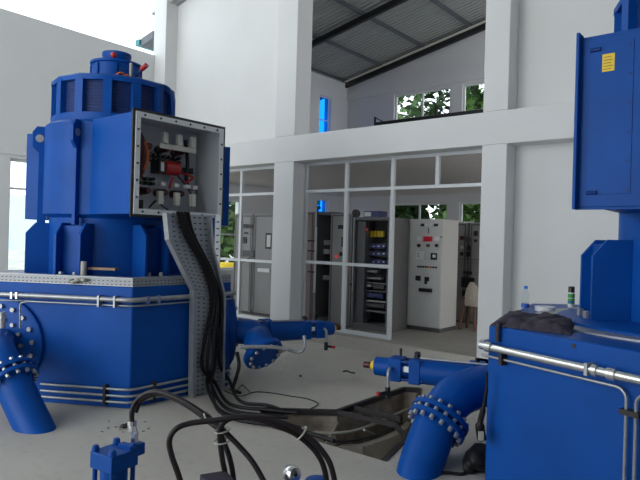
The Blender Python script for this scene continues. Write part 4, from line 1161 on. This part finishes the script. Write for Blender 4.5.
# hoses
hr = .0088
fit0 = atd(134.5, 441, 2.02)
def hoselabel(o, l): return o
h1 = [atd(132, 424, 2.02), atd(132, 412, 2.02), atd(136, 402, 2.02), atd(145.5, 394, 2.0), atd(158, 391.8, 1.98), atd(174, 396.7, 1.95), atd(191, 405.5, 1.92), atd(209.6, 418.5, 1.89), atd(222, 429, 1.87), atd(240, 447, 1.85), atd(254, 464, 1.83), atd(268, 490, 1.81), atd(280, 520, 1.8)]
r1 = thing('hydraulic_hose', 'dark hydraulic hose arching from the blue cylinder fitting down past the knob', 'hose', tuple(Vector((h1[-1].x, h1[-1].y, HB))), 'hydraulic hoses')
h1[-1].z = HB + .003 if h1[-1].z < HB else h1[-1].z
obj('hose', MB().tube(h1, hr, 12, 7), 'hose', r1)
obj('fitting', MB().cyl(fit0 - UP * .01, fit0 + UP * .03, .014, seg=6).cyl(fit0 + UP * .02, h1[0], .0125, seg=16).cyl(h1[0] - UP * .022, h1[0] - UP * .008, .016, seg=6).cyl(h1[0] - UP * .006, h1[0] + UP * .012, .0155, seg=16), 'chrome', r1)
h2 = [atd(151, 395, 2.03), atd(162, 394.5, 2.01), atd(176, 399.5, 1.98), atd(192, 408.5, 1.95), atd(209, 421.5, 1.92), atd(219, 430, 1.90), atd(223, 440, 1.89), atd(229, 456, 1.88), atd(233, 475, 1.87), atd(235, 505, 1.86)]
obj('hydraulic_hose', MB().tube([atd(135.6, 412, 2.05), atd(140, 402, 2.05)] + h2, hr, 12, 7), 'hose', label='dark hydraulic hose strapped under the arching hose, then dropping at the crossing', cat='hose', group='hydraulic hoses')
h3 = [atd(187, 510, 1.80), atd(180, 480, 1.80), atd(171.5, 455, 1.80), atd(169.5, 440, 1.80), atd(176, 429, 1.80), atd(190, 423.3, 1.81), atd(214, 420.4, 1.81), atd(240, 417.2, 1.81), atd(264, 417.8, 1.81), atd(281, 422.5, 1.81), atd(296, 428.5, 1.81), atd(311, 439, 1.81), atd(323, 452, 1.81), atd(331, 466, 1.81), atd(336, 490, 1.81), atd(338, 515, 1.81)]
obj('hydraulic_hose', MB().tube(h3, hr, 12, 7), 'hose', label='dark hydraulic hose looping up at left of the crossing and over to the right', cat='hose', group='hydraulic hoses')
h4 = [atd(226, 510, 1.85), atd(226, 480, 1.85), atd(222.5, 460, 1.85), atd(220, 440, 1.85), atd(220.5, 428, 1.845), atd(225, 421.5, 1.84), atd(233, 417.8, 1.84), atd(248, 416.6, 1.84), atd(262, 420, 1.835), atd(279, 426.5, 1.83), atd(294, 433, 1.83), atd(308, 443.5, 1.83), atd(318, 455, 1.83), atd(324, 468, 1.83), atd(328, 490, 1.83), atd(330, 515, 1.83)]
obj('hydraulic_hose', MB().tube(h4, hr, 12, 7), 'hose', label='dark hydraulic hose rising at the crossing and curving right beside the loop', cat='hose', group='hydraulic hoses')
ties = [((209, 418), (-.6, .5), 1.905, 'pale cable tie round the two arching hoses'), ((222.5, 430), (.2, 1), 1.87, 'pale cable tie at the hose crossing'), ((222, 441), (.1, 1), 1.87, 'lower pale cable tie below the hose crossing'), ((301, 433.5), (.75, .65), 1.82, 'pale cable tie round the right hand hose bend')]
for (px, py), (ax, ay), dd, lab in ties:
    c_ = atd(px, py, dd); t_ = (RT * ax - UP * ay).normalized(); s_ = t_.cross(FW).normalized()
    pts = [c_ + (s_ * math.cos(k * PI / 9) * .024 + FW * math.sin(k * PI / 9) * .030) for k in range(18)]
    obj('cable_tie', MB().tube(pts, .0028, 6, 2, closed=True), 'tie', label=lab, cat='cable tie', group='cable ties on the hoses')
# knob, dome and dark cap on the unit
q = atd(292, 474, 1.86)
kn = thing('filler_cap', 'round chrome cap on a stem between the foreground hoses', 'cap', (q.x, q.y, HB))
ax = (CAM - q).normalized() * .55 + RT * .45 - UP * .1; ax.normalize()
obj('stem', MB().cyl((q.x, q.y, HB), (q.x, q.y, q.z - .01), .012), 'chrome', kn)
obj('cap', MB().rev(q - ax * .02, [(0, 0), (.022, 0), (.026, .006), (.026, .032), (.022, .038), (0, .038)], 28, ax), 'chrome', kn)
obj('port', MB().cyl(q + ax * .018, q + ax * .0195, .007), 'black', kn)
q = atd(317, 487, 1.86)
obj('motor_dome', MB().rev((q.x, q.y, HB), [(.0, .0), (.06, 0), (.06, q.z - HB - .03), (.055, q.z - HB), (.035, q.z - HB + .025), (0, q.z - HB + .034)], 32), 'blue', label='blue rounded motor top at the bottom edge beside the hoses', cat='motor')
q = atd(217, 481, 1.80)
obj('junction_box', MB().obox((q.x, q.y, (HB + q.z + .012) / 2), (RT + FW * .5), .085, .085, q.z + .012 - HB), 'cloth', label='dark box with a corner just showing at the bottom edge under the hose crossing', cat='box', bevel=.003)

# ------------------------------------------------------------------ loose things beside the right base and on the floor
q = [atd(487, 372, 4.02), atd(486.5, 390, 4.02), atd(483, 410, 4.03), atd(480, 425, 4.04), atd(482, 440, 4.04)]
hs = thing('strap_hose', 'black hose with a beige tag hanging beside the right base', 'hose', tuple(Vector((q[-1].x, q[-1].y, 0))))
obj('hose', MB().tube(q, [.008, .012, .02, .032, .03], 10, 6), 'rubber', hs)
obj('tag', MB().obox(atd(481, 436, 3.985), -FW, .035, .012, .06), 'tie', hs, label='beige tag')
bm_ = MB(); c_ = atz(478, 472, 0)
for dx, dy, r in ((0, 0, .10), (.05, .08, .09), (-.07, -.02, .06), (.03, .02, .11)):
    bm_.ball(c_ + RT * dx + FW * dy + UP * (r * 1.1), r, 14, 1.1)
for v in bm_.bm.verts:
    v.co += Vector((math.sin(41 * v.co.z + 23 * v.co.x), math.sin(37 * v.co.x + 29 * v.co.z), .5 * math.sin(33 * v.co.y + 19 * v.co.x))) * .018; v.co.z = max(.002, v.co.z * .85)
obj('black_bag', bm_, 'rubber', label='black crumpled bag on the floor beside the elbow pipe', cat='bag')
obj('floor_cable', MB().tube([atz(436, 473, .012), atz(450, 473, .012), atz(462, 474, .012), atz(470, 470, .012)], .012, 8), 'rubber', label='short black cable on the floor at the foot of the elbow pipe', cat='cable')
obj('leaf_scrap', MB().tube([atz(343, 371.5, .008), atz(347, 371, .01), atz(351, 372.5, .008), atz(355, 373, .006)], .012, 6), 'leaf_dark', label='small dark green scrap on the bare floor before the step', cat='scrap')
obj('pebble', MB().ball(atz(300.5, 376, .01), .018, 8), 'steel_dark', label='small dark pebble on the floor near the left injector', cat='pebble')
rnd = random.Random(3)
fl = MB()
for k in range(18):
    px = rnd.gauss(122, 14); py = rnd.gauss(428, 3.2); p = atz(px, py, .003)
    if 100 < px < 150: fl.obox(p, (rnd.uniform(-1, 1), rnd.uniform(-1, 1)), rnd.uniform(.008, .03), rnd.uniform(.008, .03), .004)
obj('paint_chips', fl, 'cab_mid', label='scattered dark paint chips on the floor behind the blue cylinder', cat='debris', kind='stuff')
for (x, y, s_) in ((123, 425, .045), (128, 424.5, .03)):
    pass
obj('scrap_lump', MB().ball(atz(124, 426, .02), .035, 10, .5).ball(atz(127.5, 425, .02), .03, 10, .6), 'steel_dark', label='dark lump of scrap on the floor behind the hose fitting', cat='scrap')
YD = atx(224, 281, -12.3)
obj('yellow_tank', MB().rev((YD.x, YD.y, -.1), [(0, 0), (.35, 0), (.38, .1), (.38, .95), (.3, 1.1), (0, 1.12)], 24), 'yellow', label='yellow drum outside the left control room window', cat='drum')

# pale slotted trunking and dark post below the terminal box
q = atd(216.5, 284, 6.6)
tk = MB(); tk.obox((q.x, q.y, (ZL + 1.95) / 2), FW, .06, .04, 1.95 - ZL)
tkr = thing('cable_trunking', 'white slotted upright cable trunking behind the bent tray', 'cable trunking', (q.x, q.y, ZL))
obj('body', tk, 'frame', tkr)
for k in range(9): obj('slot', MB().obox((q.x, q.y, ZL + .08 + k * .075), FW, .03, .044, .016), 'cab_dark', tkr)
q = atd(209, 284, 6.7)
obj('post', MB().obox((q.x, q.y, (ZL + 1.92) / 2), FW, .10, .08, 1.92 - ZL), 'blue_dark', g)
